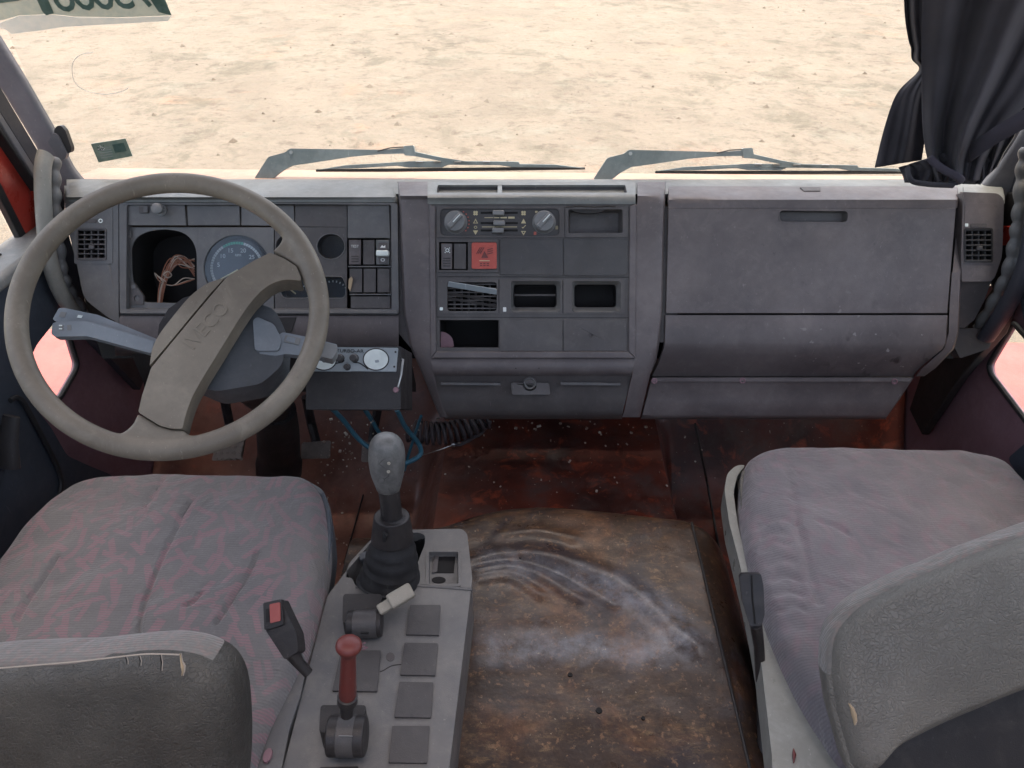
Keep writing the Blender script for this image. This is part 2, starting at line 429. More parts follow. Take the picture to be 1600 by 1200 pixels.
def vinyl(name, c, c2, ws=26, wb=.6):
    k = NM(name)
    k.color(k.mix(k.ramp(k.noise(7, 5, .6), .35, .7), c, c2)); k.rough(k.ramp(k.noise(30, 4), .3, .7, .42, .62))
    v = k.n('TexVoronoi', feature='DISTANCE_TO_EDGE'); v.inputs['Scale'].default_value = 210
    nd = k.n('TexNoise'); nd.inputs['Scale'].default_value = 60; k.l(k.tc.outputs['Object'], nd.inputs['Vector'])
    add = k.n('VectorMath', operation='MULTIPLY_ADD'); k.l(nd.outputs['Color'], add.inputs[0]); add.inputs[1].default_value = (.02, .02, .02); k.l(k.tc.outputs['Object'], add.inputs[2])
    k.l(add.outputs[0], v.inputs['Vector'])
    n1 = k.bump(k.ramp(v.outputs[0], 0, .12), .6, .0016)
    k.bump(k.noise(ws, 6, .7, dist=1.2), wb, .006, n1)
    return k.m
M['vinyl'] = vinyl('dark seat vinyl', (.040, .037, .033), (.085, .078, .066))
M['vinyl2'] = vinyl('light seat vinyl', (.125, .118, .105), (.175, .166, .148), 80, .18)
def covermat():
    k = NM('engine cover vinyl')
    base = k.mix(k.ramp(k.noise(4.5, 6, .62), .36, .66), (.038, .025, .020), (.095, .058, .038))
    red = k.ramp(k.noise(7, 5, .6, dist=.4), .5, .75)
    base = k.mix(k.math('MULTIPLY', red, .55), base, (.15, .05, .028))
    mps = k.n('Mapping'); mps.inputs['Scale'].default_value = (.6, 1.5, 1); k.l(k.tc.outputs['Object'], mps.inputs[0])
    sp = k.ramp(k.noise(70, 9, .85, mps.outputs[0], .3), .50, .66)
    area = k.ramp(k.noise(6, 5, .6), .42, .62)
    base = k.mix(k.math('MULTIPLY', k.math('MULTIPLY', sp, area), .85), base, (.36, .235, .115))
    film = k.math('MULTIPLY', k.ramp(k.noise(6.5, 7, .72, dist=.8), .54, .68), .35)
    base = k.mix(film, base, (.17, .18, .21))
    dk = k.ramp(k.noise(16, 6, .7), .58, .70)
    base = k.mix(k.math('MULTIPLY', dk, .65), base, (.022, .018, .02))
    pt = k.ramp(k.noise(5.5, 5, .65, dist=.7), .50, .62)
    base = k.mix(k.math('MULTIPLY', pt, .75), base, (.028, .026, .034))
    og = k.math('MULTIPLY', k.ramp(k.noise(8, 6, .7, dist=.4), .52, .66), .6)
    base = k.mix(og, base, (.20, .10, .05))
    hf = k.ramp(k.noise(38, 9, .8), .42, .60)
    base = k.mix(k.math('MULTIPLY', hf, .6), base, (.022, .016, .015))
    lo = k.ramp(k.noise(90, 4, .7), .58, .66)
    base = k.mix(k.math('MULTIPLY', lo, .45), base, (.30, .17, .09))
    # sky sheen painted along the folds as pale bands, mixed with rubbed film
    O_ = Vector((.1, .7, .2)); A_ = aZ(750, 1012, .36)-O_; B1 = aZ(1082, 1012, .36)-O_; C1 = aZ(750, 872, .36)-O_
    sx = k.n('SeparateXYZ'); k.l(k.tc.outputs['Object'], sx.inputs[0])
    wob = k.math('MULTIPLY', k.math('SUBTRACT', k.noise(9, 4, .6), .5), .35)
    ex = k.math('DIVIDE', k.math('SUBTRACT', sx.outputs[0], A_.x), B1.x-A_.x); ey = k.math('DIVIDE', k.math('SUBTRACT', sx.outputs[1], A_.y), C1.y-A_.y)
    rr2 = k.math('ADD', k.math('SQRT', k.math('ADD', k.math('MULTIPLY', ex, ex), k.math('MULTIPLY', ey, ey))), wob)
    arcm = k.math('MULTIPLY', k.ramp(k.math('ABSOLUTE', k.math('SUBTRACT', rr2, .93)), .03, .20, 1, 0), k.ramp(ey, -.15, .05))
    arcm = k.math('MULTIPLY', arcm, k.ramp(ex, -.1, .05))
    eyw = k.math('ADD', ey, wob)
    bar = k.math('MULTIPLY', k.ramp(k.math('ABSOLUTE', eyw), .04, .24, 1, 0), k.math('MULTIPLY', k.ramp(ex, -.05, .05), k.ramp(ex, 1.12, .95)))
    sheen_film = k.math('MULTIPLY', k.math('MAXIMUM', arcm, bar), k.ramp(k.noise(30, 7, .75), 
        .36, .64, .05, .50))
    base = k.mix(sheen_film, base, (.30, .32, .36))
    spk = k.ramp(k.noise(120, 3, .6), .70, .74)
    base = k.mix(k.math('MULTIPLY', spk, .6), base, (.45, .36, .25))
    k.color(base); k.rough(k.ramp(k.noise(11, 6, .7), .3, .7, .22, .46)); k.b.inputs['Specular IOR Level'].default_value = .36
    n1 = k.bump(k.noise(140, 5, .7), .25, .0012)
    k.bump(k.noise(9, 5, .6), .3, .006, n1)
    return k.m
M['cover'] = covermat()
def floormat():
    k = NM('red floor vinyl')
    base = k.mix(k.ramp(k.noise(5, 6, .62), .36, .66), (.042, .014, .011), (.13, .030, .018))
    r2 = k.ramp(k.noise(16, 6, .68, dist=.6), .55, .68)
    base = k.mix(k.math('MULTIPLY', r2, .75), base, (.32, .062, .026))
    d = k.ramp(k.noise(9, 6, .7), .48, .66)
    base = k.mix(k.math('MULTIPLY', d, .6), base, (.075, .062, .055))
    sep = k.n('SeparateXYZ'); k.l(k.tc.outputs['Object'], sep.inputs[0])
    worn = k.math('MULTIPLY', k.ramp(sep.outputs[0], -.05, -.3), k.ramp(k.noise(12, 6, .7), .3, .6, .25, .9))
    base = k.mix(k.math('MULTIPLY', worn, .85), base, (.24, .115, .08))
    spk = k.ramp(k.noise(110, 3, .6), .69, .74)
    base = k.mix(k.math('MULTIPLY', spk, .7), base, (.45, .38, .30))
    k.color(base); k.rough(k.ramp(k.noise(18, 6, .7), .3, .7, .3, .55))
    n1 = k.bump(k.noise(90, 5, .7), .3, .002)
    k.bump(k.noise(7, 4, .6), .3, .012, n1)
    return k.m
M['floor'] = floormat()
def groundmat():
    k = NM('dry sandy ground')
    mp = k.n('Mapping'); mp.inputs['Scale'].default_value = (1, 1, 1); k.l(k.tc.outputs['Object'], mp.inputs[0]); co = mp.outputs[0]
    base = k.mix(k.ramp(k.noise(.5, 6, .6, co), .35, .65), (.172, .143, .110), (.205, .172, .133))
    base = k.mix(k.math('MULTIPLY', k.ramp(k.noise(1.5, 7, .7, co), .53, .66), .75), base, (.20, .182, .145))
    base = k.mix(k.math('MULTIPLY', k.ramp(k.noise(3.2, 9, .74, co, .3), .55, .64), .65), base, (.092, .072, .052))
    base = k.mix(k.math('MULTIPLY', k.ramp(k.noise(7, 8, .75, co), .57, .65), .6), base, (.085, .07, .05))
    base = k.mix(k.math('MULTIPLY', k.ramp(k.noise(.8, 5, .6, co, .5), .6, .72), .3), base, (.38, .2, .12))
    mp2 = k.n('Mapping'); mp2.inputs['Scale'].default_value = (1, .8, 1); k.l(k.tc.outputs['Object'], mp2.inputs[0])
    n5 = k.ramp(k.noise(1.7, 9, .74, mp2.outputs[0], .4), .49, .60); ar = k.ramp(k.noise(.35, 3, .5, mp2.outputs[0]), .40, .58, .25, 1)
    base = k.mix(k.math('MULTIPLY', k.math('MULTIPLY', n5, ar), .65), base, (.088, .080, .055))
    n6 = k.ramp(k.noise(5, 6, .7, mp2.outputs[0], .2), .60, .66)
    base = k.mix(k.math('MULTIPLY', n6, .5), base, (.10, .07, .05))
    k.color(base); k.rough(.95); k.bump(k.noise(6, 8, .7, co), .9, .08)
    return k.m
M['ground'] = groundmat()
def cloth(name, c):
    k = NM(name); k.color(k.mix(k.ramp(k.noise(9, 4), .35, .7), c, tuple(v*1.4 for v in c))); k.rough(.9)
    k.b.inputs['Sheen Weight'].default_value = .1; k.b.inputs['Specular IOR Level'].default_value = .15
    n1 = k.bump(k.noise(900, 2), .2, .0005); k.bump(k.noise(14, 4), .3, .006, n1); return k.m
M['cloth'] = cloth('dark curtain cloth', (.045, .043, .050))
M['strapcloth'] = cloth('curtain strap cloth', (.05, .046, .06))
def glassm():
    k = NM('windscreen glass'); t = k.t
    tr = k.n('BsdfTransparent'); tr.inputs[0].default_value = (.93, .96, .95, 1)
    gl = k.n('BsdfGlossy'); gl.inputs['Roughness'].default_value = .02
    lw = k.n('LayerWeight'); frf = k.math('ADD', k.math('MULTIPLY', k.math('POWER', lw.outputs['Facing'], 4.0), .5), .03)
    df = k.n('BsdfDiffuse'); df.inputs[0].default_value = (.75, .70, .62, 1)
    m1 = k.n('MixShader'); k.l(frf, m1.inputs[0]); k.l(tr.outputs[0], m1.inputs[1]); k.l(gl.outputs[0], m1.inputs[2])
    m2 = k.n('MixShader'); k.l(k.ramp(k.noise(5, 6, .65), .35, .75, .02, .10), m2.inputs[0]); k.l(m1.outputs[0], m2.inputs[1]); k.l(df.outputs[0], m2.inputs[2])
    k.l(m2.outputs[0], k.out.inputs[0]); return k.m
M['glass'] = glassm()
def lensm():
    k = NM('gauge lens')
    tr = k.n('BsdfTransparent'); tr.inputs[0].default_value = (.9, .93, .95, 1); gl = k.n('BsdfGlossy'); gl.inputs['Roughness'].default_value = .12
    m1 = k.n('MixShader'); m1.inputs[0].default_value = .035; k.l(tr.outputs[0], m1.inputs[1]); k.l(gl.outputs[0], m1.inputs[2]); k.l(m1.outputs[0], k.out.inputs[0]); return k.m
M['lens'] = lensm()
def stickerm(name, c, alpha, c2):
    k = NM(name); k.color(k.mix(k.ramp(k.noise(60, 4), .4, .6), c, c2)); k.rough(.5)
    tr = k.n('BsdfTransparent'); m1 = k.n('MixShader'); m1.inputs[0].default_value = alpha
    k.l(tr.outputs[0], m1.inputs[1]); k.l(k.b.outputs[0], m1.inputs[2]); k.l(m1.outputs[0], k.out.inputs[0]); return k.m
M['sticker'] = stickerm('green sticker film', (.22, .30, .24), .85, (.15, .24, .20))
M['band'] = stickerm('pale sticker film', (.42, .50, .42), .6, (.50, .55, .45))
M['band2'] = stickerm('paler sticker film', (.55, .62, .60), .45, (.62, .66, .62))
M['letter'] = stickerm('dark green letter film', (.05, .11, .09), .9, (.08, .15, .13))

#@@STRUCTURE
# ================================================================== ground and cab shell
g = []
NG = 60
for i in range(NG+1):
    y = -60 + 160*i/NG
    g.append([Vector((-90+180*j/NG, y, -1.15+.02*noise.noise(Vector((j*.7, i*.7, 0))))) for j in range(NG+1)])
vs, fs = grid(g); obj('ground', vs, fs, M['ground'], kind='structure')
# loose clods and dry tufts lying on the lot
mb = MB()
for i in range(350):
    y = 6.5+random.random()**1.4*19; x = random.uniform(-.62, .72)*(y+3)
    r_ = random.choice((.01, .014, .02, .03, .045))*random.uniform(.6, 1.3); z = -1.14
    k = 5; a0 = random.random()*6
    ring = [Vector((x+r_*math.cos(a0+2*math.pi*q/k)*random.uniform(.7, 1.3), y+r_*math.sin(a0+2*math.pi*q/k)*random.uniform(.7, 1.3), z-.01)) for q in range(k)]
    mb.add(ring+[Vector((x, y, z+r_*random.uniform(.3, .7)))], [(q, (q+1) % k, k) for q in range(k)])
kk = NM('dry clods'); kk.color(kk.mix(kk.ramp(kk.noise(1.3, 2), .4, .6), (.12, .095, .07), (.19, .16, .125))); kk.rough(1)
mb.out('pebbles', kk.m, smooth=0, kind='stuff')

FD_O = aY(800, 312, 1.497)
TILT = R(30)
FD = Fr(FD_O, (1, 0, 0), (0, -math.cos(TILT), math.sin(TILT)))
ZT = FD_O.z + .004

def zf(x, y):
    def ss(a, b, t): t = max(0, min(1, (t-a)/(b-a))); return t*t*(3-2*t)
    z = .02 + .45*ss(1.52, 1.95, y)
    T = ss(-.30, -.20, x)*(1-ss(.34, .40, x))
    return z + (.20+.25*ss(1.75, 1.95, y)-.45*ss(1.52, 1.95, y)*1.0)*T if T > 0 else z
rows = []
for i in range(110):
    y = .0+1.97*i/109
    rows.append([Vector((x, y, zf(x, y)+.006*noise.noise(Vector((x*7, y*7, 2)))+.0025*noise.noise(Vector((x*30, y*30, 5))))) for x in [-1.03+2.06*j/150 for j in range(151)]])
vs, fs = grid(rows); obj('floor', vs, fs, M['floor'], kind='structure')
# seams of the floor covering
fm = thing('floor_seam', 'thin dark seam in the worn red floor between driver seat and gear lever', 'seam', aZ(560, 790, .03))
vs, fs = tube([aZ(583, 722, .03), aZ(570, 765, .027), aZ(556, 815, .027), aZ(538, 880, .027)], .0022, 6); obj('strip', vs, fs, M['black'], fm)
fm = thing('floor_seam', 'straight dark seam in the dark red floor under the glove box', 'seam', aZ(1100, 740, .22))
def onf(x, y):
    z = .2
    for _ in range(8):
        p = aZ(x, y, z); z = zf(p.x, p.y)+.004
    return aZ(x, y, z)
vs, fs = tube([onf(1086, 662), onf(1096, 710), onf(1106, 760), onf(1116, 815), onf(1124, 860)], .003, 6); obj('strip', vs, fs, M['under'], fm)

shell = thing('cab_shell', 'grey lined truck cab body around the seats, light opening added in its roof', 'truck cab', (0, .5, 0))
F0 = Fr((0, 0, 1.98), (1, 0, 0), (0, 0, 1))
LIGHT_HOLE = [(-.62, -.30), (.62, -.30), (.62, .42), (-.62, .42)]  # made-up roof opening that lets sky light into the cab
vs, fs = prism(F0, [[(-1.08, -.5), (1.08, -.5), (1.08, 1.52), (-1.08, 1.52)], LIGHT_HOLE], 0, .04, px=False)
obj('roof', vs, fs, M['grey_headliner'], shell)
FB = Fr((0, -.5, 0), (1, 0, 0), (0, 1, 0))   # u=+X, v = n x u = -Z
vs, fs = prism(FB, [[(-1.08, .6), (1.08, .6), (1.08, -1.98), (-1.08, -1.98)], [(-.9, -.95), (.9, -.95), (.9, -1.8), (-.9, -1.8)]], -.03, 0, px=False)
obj('rear_wall', vs, fs, M['grey_headliner'], shell)
vs, fs = boxw((0, 1.70, 2.0), 2.0, .34, .02, (1, 0, 0), (0, .25, 1)); obj('added_sun_block', vs, fs, M['rubber'], shell, bevel=.004)  # unseen slab added to keep direct sun off the dash
vs, fs = boxw((0, 1.96, .30), 2.0, .03, .9); obj('firewall', vs, fs, M['under'], shell)
for s in (-1, 1):
    vs, fs = boxw((s*1.07, -.13, 1.1), .03, .72, 1.74); obj('side_wall', vs, fs, M['grey_headliner'], shell)
vs, fs = boxw((0, .7, -.06), 2.1, 2.5, .05); obj('underbody', vs, fs, M['under'], shell)
# red painted front of the cab below the glass
rows = [[Vector((x, y, z)) for x in [-1.04+2.08*j/20 for j in range(21)]] for y, z in ((1.665, .855), (1.69, .856), (1.80, .842), (1.86, .815), (1.90, .70), (1.93, .3), (1.93, -.1))]
vs, fs = grid(rows); obj('front_panel', vs, fs, M['frontdust'], shell, solid=.004)
# dark glazing gasket along the foot of the windscreen
vs, fs = tube([Vector((-1.0, 1.662, .860)), Vector((1.0, 1.662, .860))], .006, 8); obj('gasket', vs, fs, M['rubber'], shell)

# windscreen
GB, GT = Vector((0, 1.66, .868)), Vector((0, 1.50, 1.98))
gd = (GT-GB).normalized(); GN = Vector((0, -gd.z, gd.y))
FG = Fr(GB, (1, 0, 0), GN)
ws = thing('windscreen', 'large dusty windscreen looking out onto the sandy lot', 'windscreen', GB)
L_ = (GT-GB).length
vs, fs = grid([[FG.w(-1.03+2.06*j/12, L_*i/8) for j in range(13)] for i in range(9)])
obj('pane', vs, fs, M['glass'], ws)
# round scratch left by an old sticker
arc = [(145, 82), (125, 86), (114, 98), (113, 115), (118, 130), (130, 140), (150, 146), (170, 147), (190, 143), (201, 137)]
vs, fs = tube([FG.P(x, y, .001) for x, y in spl(arc, 4)], .0006, 4); obj('scratch', vs, fs, M['white'], ws)
st = thing('windscreen_sticker', 'small green rectangular sticker low on the windscreen above the wheel', 'sticker', FG.P(175, 234))
plate('film', FG, [(142, 225), (196, 216.5), (207, 244), (154, 254)], .0008, .0018, M['sticker'], st, bevel=0)
for i in range(5):
    plate('print', FG, [(153+i*1.2, 232+i*3.6), (172+i*1.2, 229+i*3.6), (172.5+i*1.2, 230+i*3.6), (153.5+i*1.2, 233+i*3.6)], .002, .0024, M['band2'], st, bevel=0)
plate('print', FG, [(175, 226), (193, 223), (198, 236), (180, 239)], .002, .0024, M['letter'], st, bevel=0)
for i in range(16):
    a, b = random.uniform(-6, 6), random.uniform(-4, 4)
    plate('print', FG, circ(158+a, 231+b, random.uniform(.5, 1.5), None, 6), .002, .0025, M['letter'] if i % 2 else M['white'], st, bevel=0)
s2 = thing('windscreen_sticker', 'long peeling green and pale sticker with big dark numbers at the windscreen top', 'sticker', FG.P(150, 10))
plate('film', FG, [(-60, -30), (70, -60), (235, -60), (268, 24), (190, 27), (120, 26), (80, 22), (30, 24), (-20, 38)], .0008, .0014, M['band'], s2, bevel=0)
plate('film', FG, [(-12, 40), (30, 25), (80, 23), (120, 27), (190, 28), (268, 25), (262, 33), (170, 38), (100, 42), (60, 48), (18, 53), (8, 46)], .0008, .0014, M['band2'], s2, bevel=0)
plate('letters', FG, [(40, -40), (58, -40), (84, 21), (72, 24), (66, 18)], .0018, .0026, M['letter'], s2, bevel=0)
for ch, x, y, sz in (('6', 96, -8, .098), ('0', 127, -10, .098), ('0', 157, -11, .098), ('3', 187, -12, .098), ('7', 216, -14, .098)):
    t = text('letters', ch, FG, x, y, sz, R(8), .0022, M['letter'], s2, px=True, flip=True)
plate('letters', FG, [(222, -20), (248, -20), (268, 24), (248, 19)], .0018, .0026, M['letter'], s2, bevel=0)
plate('letters', FG, [(-60, -40), (52, -40), (30, 1), (0, 5), (-60, 10)], .0018, .0026, M['letter'], s2, bevel=0)

# ================================================================== wipers (outside)
def wiper(label, dx, dy, tilt, Yb=1.72):
    t = thing('wiper', label, 'wiper', aY(403+dx, 276+dy, Yb), 'windscreen wipers')
    F = Fr(aY(640+dx, 255+dy, Yb), (1, 0, 0), (0, -.95, .3))
    S = lambda pts: [(x+dx, y+dy+tilt*(x-403)/500) for x, y in pts]
    arm = rp(S([(397, 279), (419, 245), (446, 238), (452, 232), (520, 233), (600, 234), (632, 231), (634, 240), (592, 241), (548, 245), (491, 254), (456, 259), (440, 268), (426, 279)]), 4)
    vs, fs = prism(F, [arm], -.006, .004); obj('arm', vs, fs, M['wiper'], t, bevel=.0025)
    vs, fs = lathe(F.P(*S([(455, 238)])[0], .003), F.n, [(.004, 0), (.004, .003), (.0005, .003)], 12); obj('hinge_pin', vs, fs, M['metal'], t)
    vs, fs = tube([F.P(*S([q])[0], .004) for q in ((590, 236), (610, 231), (640, 229))], .0015, 6); obj('washer_tube', vs, fs, M['rubber'], t)
    plate('joint', F, rp(S([(630, 228), (646, 227), (649, 244), (632, 243)]), 2), -.008, .008, M['wiper'], t, bevel=.002)
    plate('link_rod', F, S([(645, 236), (690, 246), (740, 254), (735, 258), (685, 251), (643, 243)]), -.002, .003, M['wiper'], t, bevel=.001)
    fr = S([(496, 265), (540, 258), (600, 254.5), (640, 252), (720, 251.5), (810, 252.5), (812, 256), (868, 257), (900, 261), (912, 263), (870, 262), (800, 261.5), (780, 258), (700, 257.5), (690, 262), (640, 262), (620, 259), (560, 263)])
    plate('blade_frame', F, fr, -.004, .003, M['wiper'], t, bevel=.001)
    for x in (655, 683, 715, 760):
        vs, fs = boxw(F.P(*S([(x, 253)])[0], .004), .016, .004, .003); obj('rivet_plate', vs, fs, M['metal'], t)
    vs, fs = tube([F.P(*S([q])[0], -.002) for q in ((494, 266.5), (600, 266), (700, 265), (800, 264), (914, 263))], [.003, .004, .0042, .004, .0028], 6); obj('rubber_blade', vs, fs, M['rubber'], t)
    return t
wiper('left wiper resting on the windscreen foot behind the steering wheel', 0, 0, 0)
wiper('right wiper resting on the windscreen foot beside the hanging curtain', 530, 1.5, 5)

# ================================================================== dashboard
dash = thing('dashboard', 'full width faded grey plastic truck dashboard with missing gauges and vents', 'dashboard', (0, 1.5, .7))
def dp(x, y, h=0):
    return aZ(x, y, ZT+h) if y < 309 else FD.P(x, y, h)
def loft(rows, sub=1):
    """rows: (y, h, xs[, dhs])"""
    out = []
    for r in rows:
        y, h, xs = r[:3]; dh = r[3] if len(r) > 3 else [0]*len(xs)
        out.append([dp(x, y, h+d) for x, d in zip(xs, dh)])
    return grid(out)
def lin(a, b, n): return [a+(b-a)*i/n for i in range(n+1)]
def it(name, poly, h, mat, parent, th=.006, bevel=.0012, **k):
    loops = poly if hasattr(poly[0][0], '__len__') and hasattr(poly[0][0], '__getitem__') and not isinstance(poly[0][0], (int, float)) else [poly]
    vs, fs = prism(FD, loops, h-th, h)
    return obj(name, vs, fs, mat, parent, bevel=bevel, **k)
def hole(name, poly, h, depth, parent, mat=None, s=.97):
    vs, fs = pocket(FD, poly, h, h-depth, s); return obj(name, vs, fs, mat or M['black'], parent)
# core behind all openings
vs, fs = prism(FD, [[(112, 322), (1558, 322), (1548, 430), (1490, 560), (160, 560), (112, 400)]], -.16, -.13); obj('core', vs, fs, M['black'], dash)
# top pad (full width) rolling over to the fascia on the left
xs = lin(104, 1566, 40)
R0 = [[dp(x, 280, 0)+Vector((0, .01, -.06)) for x in xs], [dp(x, 280, -.006) for x in xs], [dp(x, 288, -.0015) for x in xs], [dp(x, 297, -.001) for x in xs], [dp(x, 303, -.002) for x in xs], [dp(x, 308, -.010) for x in xs], [dp(x, 308, -.03) for x in xs]]
vs, fs = grid(R0); obj('top_pad', vs, fs, M['pad'], dash)
xl = [100, 101.5, 104, 110]+lin(125, 612, 16)+[618, 621, 622.5]
dl = [-.02, -.008, -.003, 0]+[0]*17+[-.003, -.008, -.02]
vs, fs = loft([(290, .000, xl, dl), (297, .001, xl, dl), (303, .001, xl, dl), (308, -.0005, xl, dl), (312, .001, xl, dl), (316, .001, xl, dl), (317.5, -.002, xl, dl), (318, -.02, xl, dl)])
obj('binnacle_hood', vs, fs, M['pad'], dash)

vs, fs = prism(FD, [[(606, 322), (680, 322), (690, 560), (655, 560), (606, 500)]], -.05, -.012); obj('filler', vs, fs, M['panel'], dash)
vs, fs = prism(FD, [[(1015, 322), (1060, 322), (1058, 535), (1015, 535)]], -.05, -.008); obj('filler', vs, fs, M['panel'], dash)
# ---- instrument cluster
cl = plate('instrument_cluster', FD, [rp([(186, 317), (621, 317), (623, 491), (187, 491)], 5), rp([(198, 320), (611, 320), (612, 483), (197, 483)], 3)], -.02, .002, M['cluster'], dash, bevel=.003)
# raised inner lip at the foot of the cluster
vs, fs = loft([(482, -.008, lin(190, 617, 10)), (485, .004, lin(188, 620, 10)), (489, .005, lin(188, 620, 10)), (492, -.006, lin(188, 620, 10))]); obj('lip', vs, fs, M['cluster'], cl)
it('cover_strip', [(197, 320), (288, 318), (291, 352), (199, 352)], -.004, M['cluster'], cl, label='tilted cover strip with a small switch and a knob')
it('blank_strip', [(291.5, 319), (374, 319), (375, 352), (293, 352)], -.008, M['cluster'], cl)
it('blank_strip', [(376.5, 319), (459, 319), (460, 353), (377, 352)], -.008, M['cluster'], cl)
it('blank_strip', [(461, 319), (542, 319), (543, 355), (461, 354)], -.008, M['panel'], cl)
it('blank_plate', [(543, 319), (608, 319), (610, 372), (543, 372)], -.005, M['cluster'], cl)
it('small_switch', rc(217, 321, 232, 333, 2), -.001, M['panel'], cl, .004, .001)
it('small_switch', rc(224, 322.5, 230.5, 331.5, 1.5), .001, M['cluster'], cl, .004, .001)
c = FD.P(252, 328, -.003)
vs, fs = lathe(c, FD.n, [(.012, 0), (.012, .002), (.007, .003), (.006, .014), (.011, .015), (.011, .021), (.008, .023)], 20); obj('dimmer_knob', vs, fs, M['knob'], cl)
# opening where the left gauge is missing
hl = rp([(205, 385), (214, 370), (232, 361), (258, 358), (284, 362), (300, 374), (307, 392), (308, 470), (290, 474), (222, 472), (212, 455), (206, 430)], 12)
it('gauge_plate', [rc(199, 355, 311, 483), hl], -.012, M['cluster'], cl, .004, label='plate with an empty gauge hole')
hole('gauge_opening', hl, -.015, .09, cl)
plate('bracket', FD, [rp([(199, 440), (208, 440), (224, 462), (224, 476), (200, 476)], 2), circ(213.5, 466, 4.5, 4.5, 14)], -.016, -.009, M['panel'], cl, bevel=.001)
it('clip', rc(205, 445, 212, 451, 1), -.007, M['cluster'], cl, .003, .0005)
it('clip', rc(199, 361, 205, 371, 1), -.008, M['cluster'], cl, .003, .0005)
random.seed(3)
for i in range(26):
    a = random.uniform(-6, 6)
    p = [(250+a*.6, 474, -.025), (253+a*.8, 452, -.03+random.uniform(-.01, .01)), (262+a, 424+random.uniform(-8, 6), -.035), (274+a, 407+random.uniform(-7, 7), -.04), (290+a, 406+random.uniform(-9, 12), -.045), (304, 416+random.uniform(-12, 16), -.05)]
    if i % 5 == 0: p = [(258+a, 440, -.02), (245+a, 430+a, -.03), (250, 440, -.035), (270, 446, -.03), (290+a, 438+a, -.035), (304, 436, -.04)]
    vs, fs = tube(spl([FD.P(x, y, h) for x, y, h in p], 5), .0011, 5); obj('loose_wire', vs, fs, M['copper'] if i % 3 else M['wirew'], cl)
vs, fs = tube(spl([FD.P(*q) for q in ((255, 429, -.015), (262, 424, -.022), (268, 430, -.03), (262, 434, -.022), (255, 429, -.015))], 5), .0014, 5); obj('wire_tie', vs, fs, M['wirew'], cl)
# tachometer
gp = it('gauge_plate', [rc(310, 355, 428, 483), circ(370, 419, 51.5, 51.5, 48)], -.009, M['cluster'], cl, .005)
hole('gauge_well', circ(370, 419, 51.5, 51.5, 48), -.011, .022, cl, M['gauge'], .9)
F = FD; Hg = -.030
def dial_pt(r, ang): # ang in degrees, clockwise from up, pixel circle centre
    return (370+r*math.sin(R(ang)), 419-r*math.cos(R(ang)))
it('dial', circ(370, 419, 47, 47, 48), Hg, M['gauge'], cl, .002, .0002)
for a in range(-120, 125, 6):
    major = a % 30 == 0; m_ = M['green'] if -34 <= a <= 14 else M['white']
    q0, q1 = dial_pt(41.5, a-2.5), dial_pt(41.5, a+2.5); q2, q3 = dial_pt(37.5, a+2.5), dial_pt(37.5, a-2.5)
    plate('dial_mark', FD, [q0, q1, q2, q3], Hg, Hg+.0006, m_, cl, bevel=0)
for s, a in (('5', -78), ('10', -48), ('15', -18), ('20', 22), ('25', 56), ('30', 90)):
    x, y = dial_pt(29, a-2); text('dial_number', s, FD, x, y, .0125, 0, Hg+.0006, M['white'], cl, px=True)
text('dial_number', 'RPM', FD, 372, 399, .007, 0, Hg+.0006, M['white'], cl, px=True)
vs, fs = tube([FD.P(372, 422, Hg+.003), FD.P(345, 436, Hg+.004)], [.0022, .0012], 6); obj('needle', vs, fs, M['amber'], cl)
it('gauge_lens', circ(370, 419, 51, 51, 48), -.012, M['lens'], cl, .001, 0)
# right gauge group
gq = [rc(429.5, 355, 542, 483), circ(517, 385, 22, 20, 28), circ(452, 385, 21, 20, 28),
      rp([(437, 432), (480, 432), (487, 445), (486, 460), (480, 466), (444, 466), (438, 458)], 5), rp([(500, 432), (535, 432), (541, 446), (540, 462), (535, 466), (504, 466), (497, 456)], 5)]
it('gauge_plate', gq, -.009, M['panel'], cl, .005)
for i in (1, 2, 3, 4): hole('gauge_well', gq[i], -.011, .024, cl, M['gaugedark'] if i < 3 else M['gauge'], .93)
it('gauge_lens', gq[1], -.013, M['lens'], cl, .001, 0)
for i in (1, 3, 4):
    vs, fs = tube([FD.P(q.x, q.y, -.0085) for q in gq[i]], .0012, 6, closed=True); obj('gauge_rim', vs, fs, M['cluster'], cl)
for cx, a0, a1 in ((457, -10, 70), (520, -25, 50)):
    for k_ in range(7):
        a = a0+(a1-a0)*k_/6
        q = [(cx+r_*math.sin(R(a+d)), 466-r_*math.cos(R(a+d))) for r_, d in ((28, -2), (28, 2), (25, 2), (25, -2))]
        plate('dial_mark', FD, q, -.0345, -.0335, M['white'], cl, bevel=0)
vs, fs = tube([FD.P(449, 449, -.031), FD.P(462, 459, -.030)], [.0012, .0016], 6); obj('needle', vs, fs, M['amber'], cl)
it('gauge_lens', gq[3], -.014, M['lens'], cl, .001, 0); it('gauge_lens', gq[4], -.014, M['lens'], cl, .001, 0)
text('dial_number', '1/2', FD, 463, 446, .006, 0, -.0335, M['white'], cl, px=True)
text('dial_number', '110', FD, 480, 452, .006, 0, -.0335, M['white'], cl, px=True)
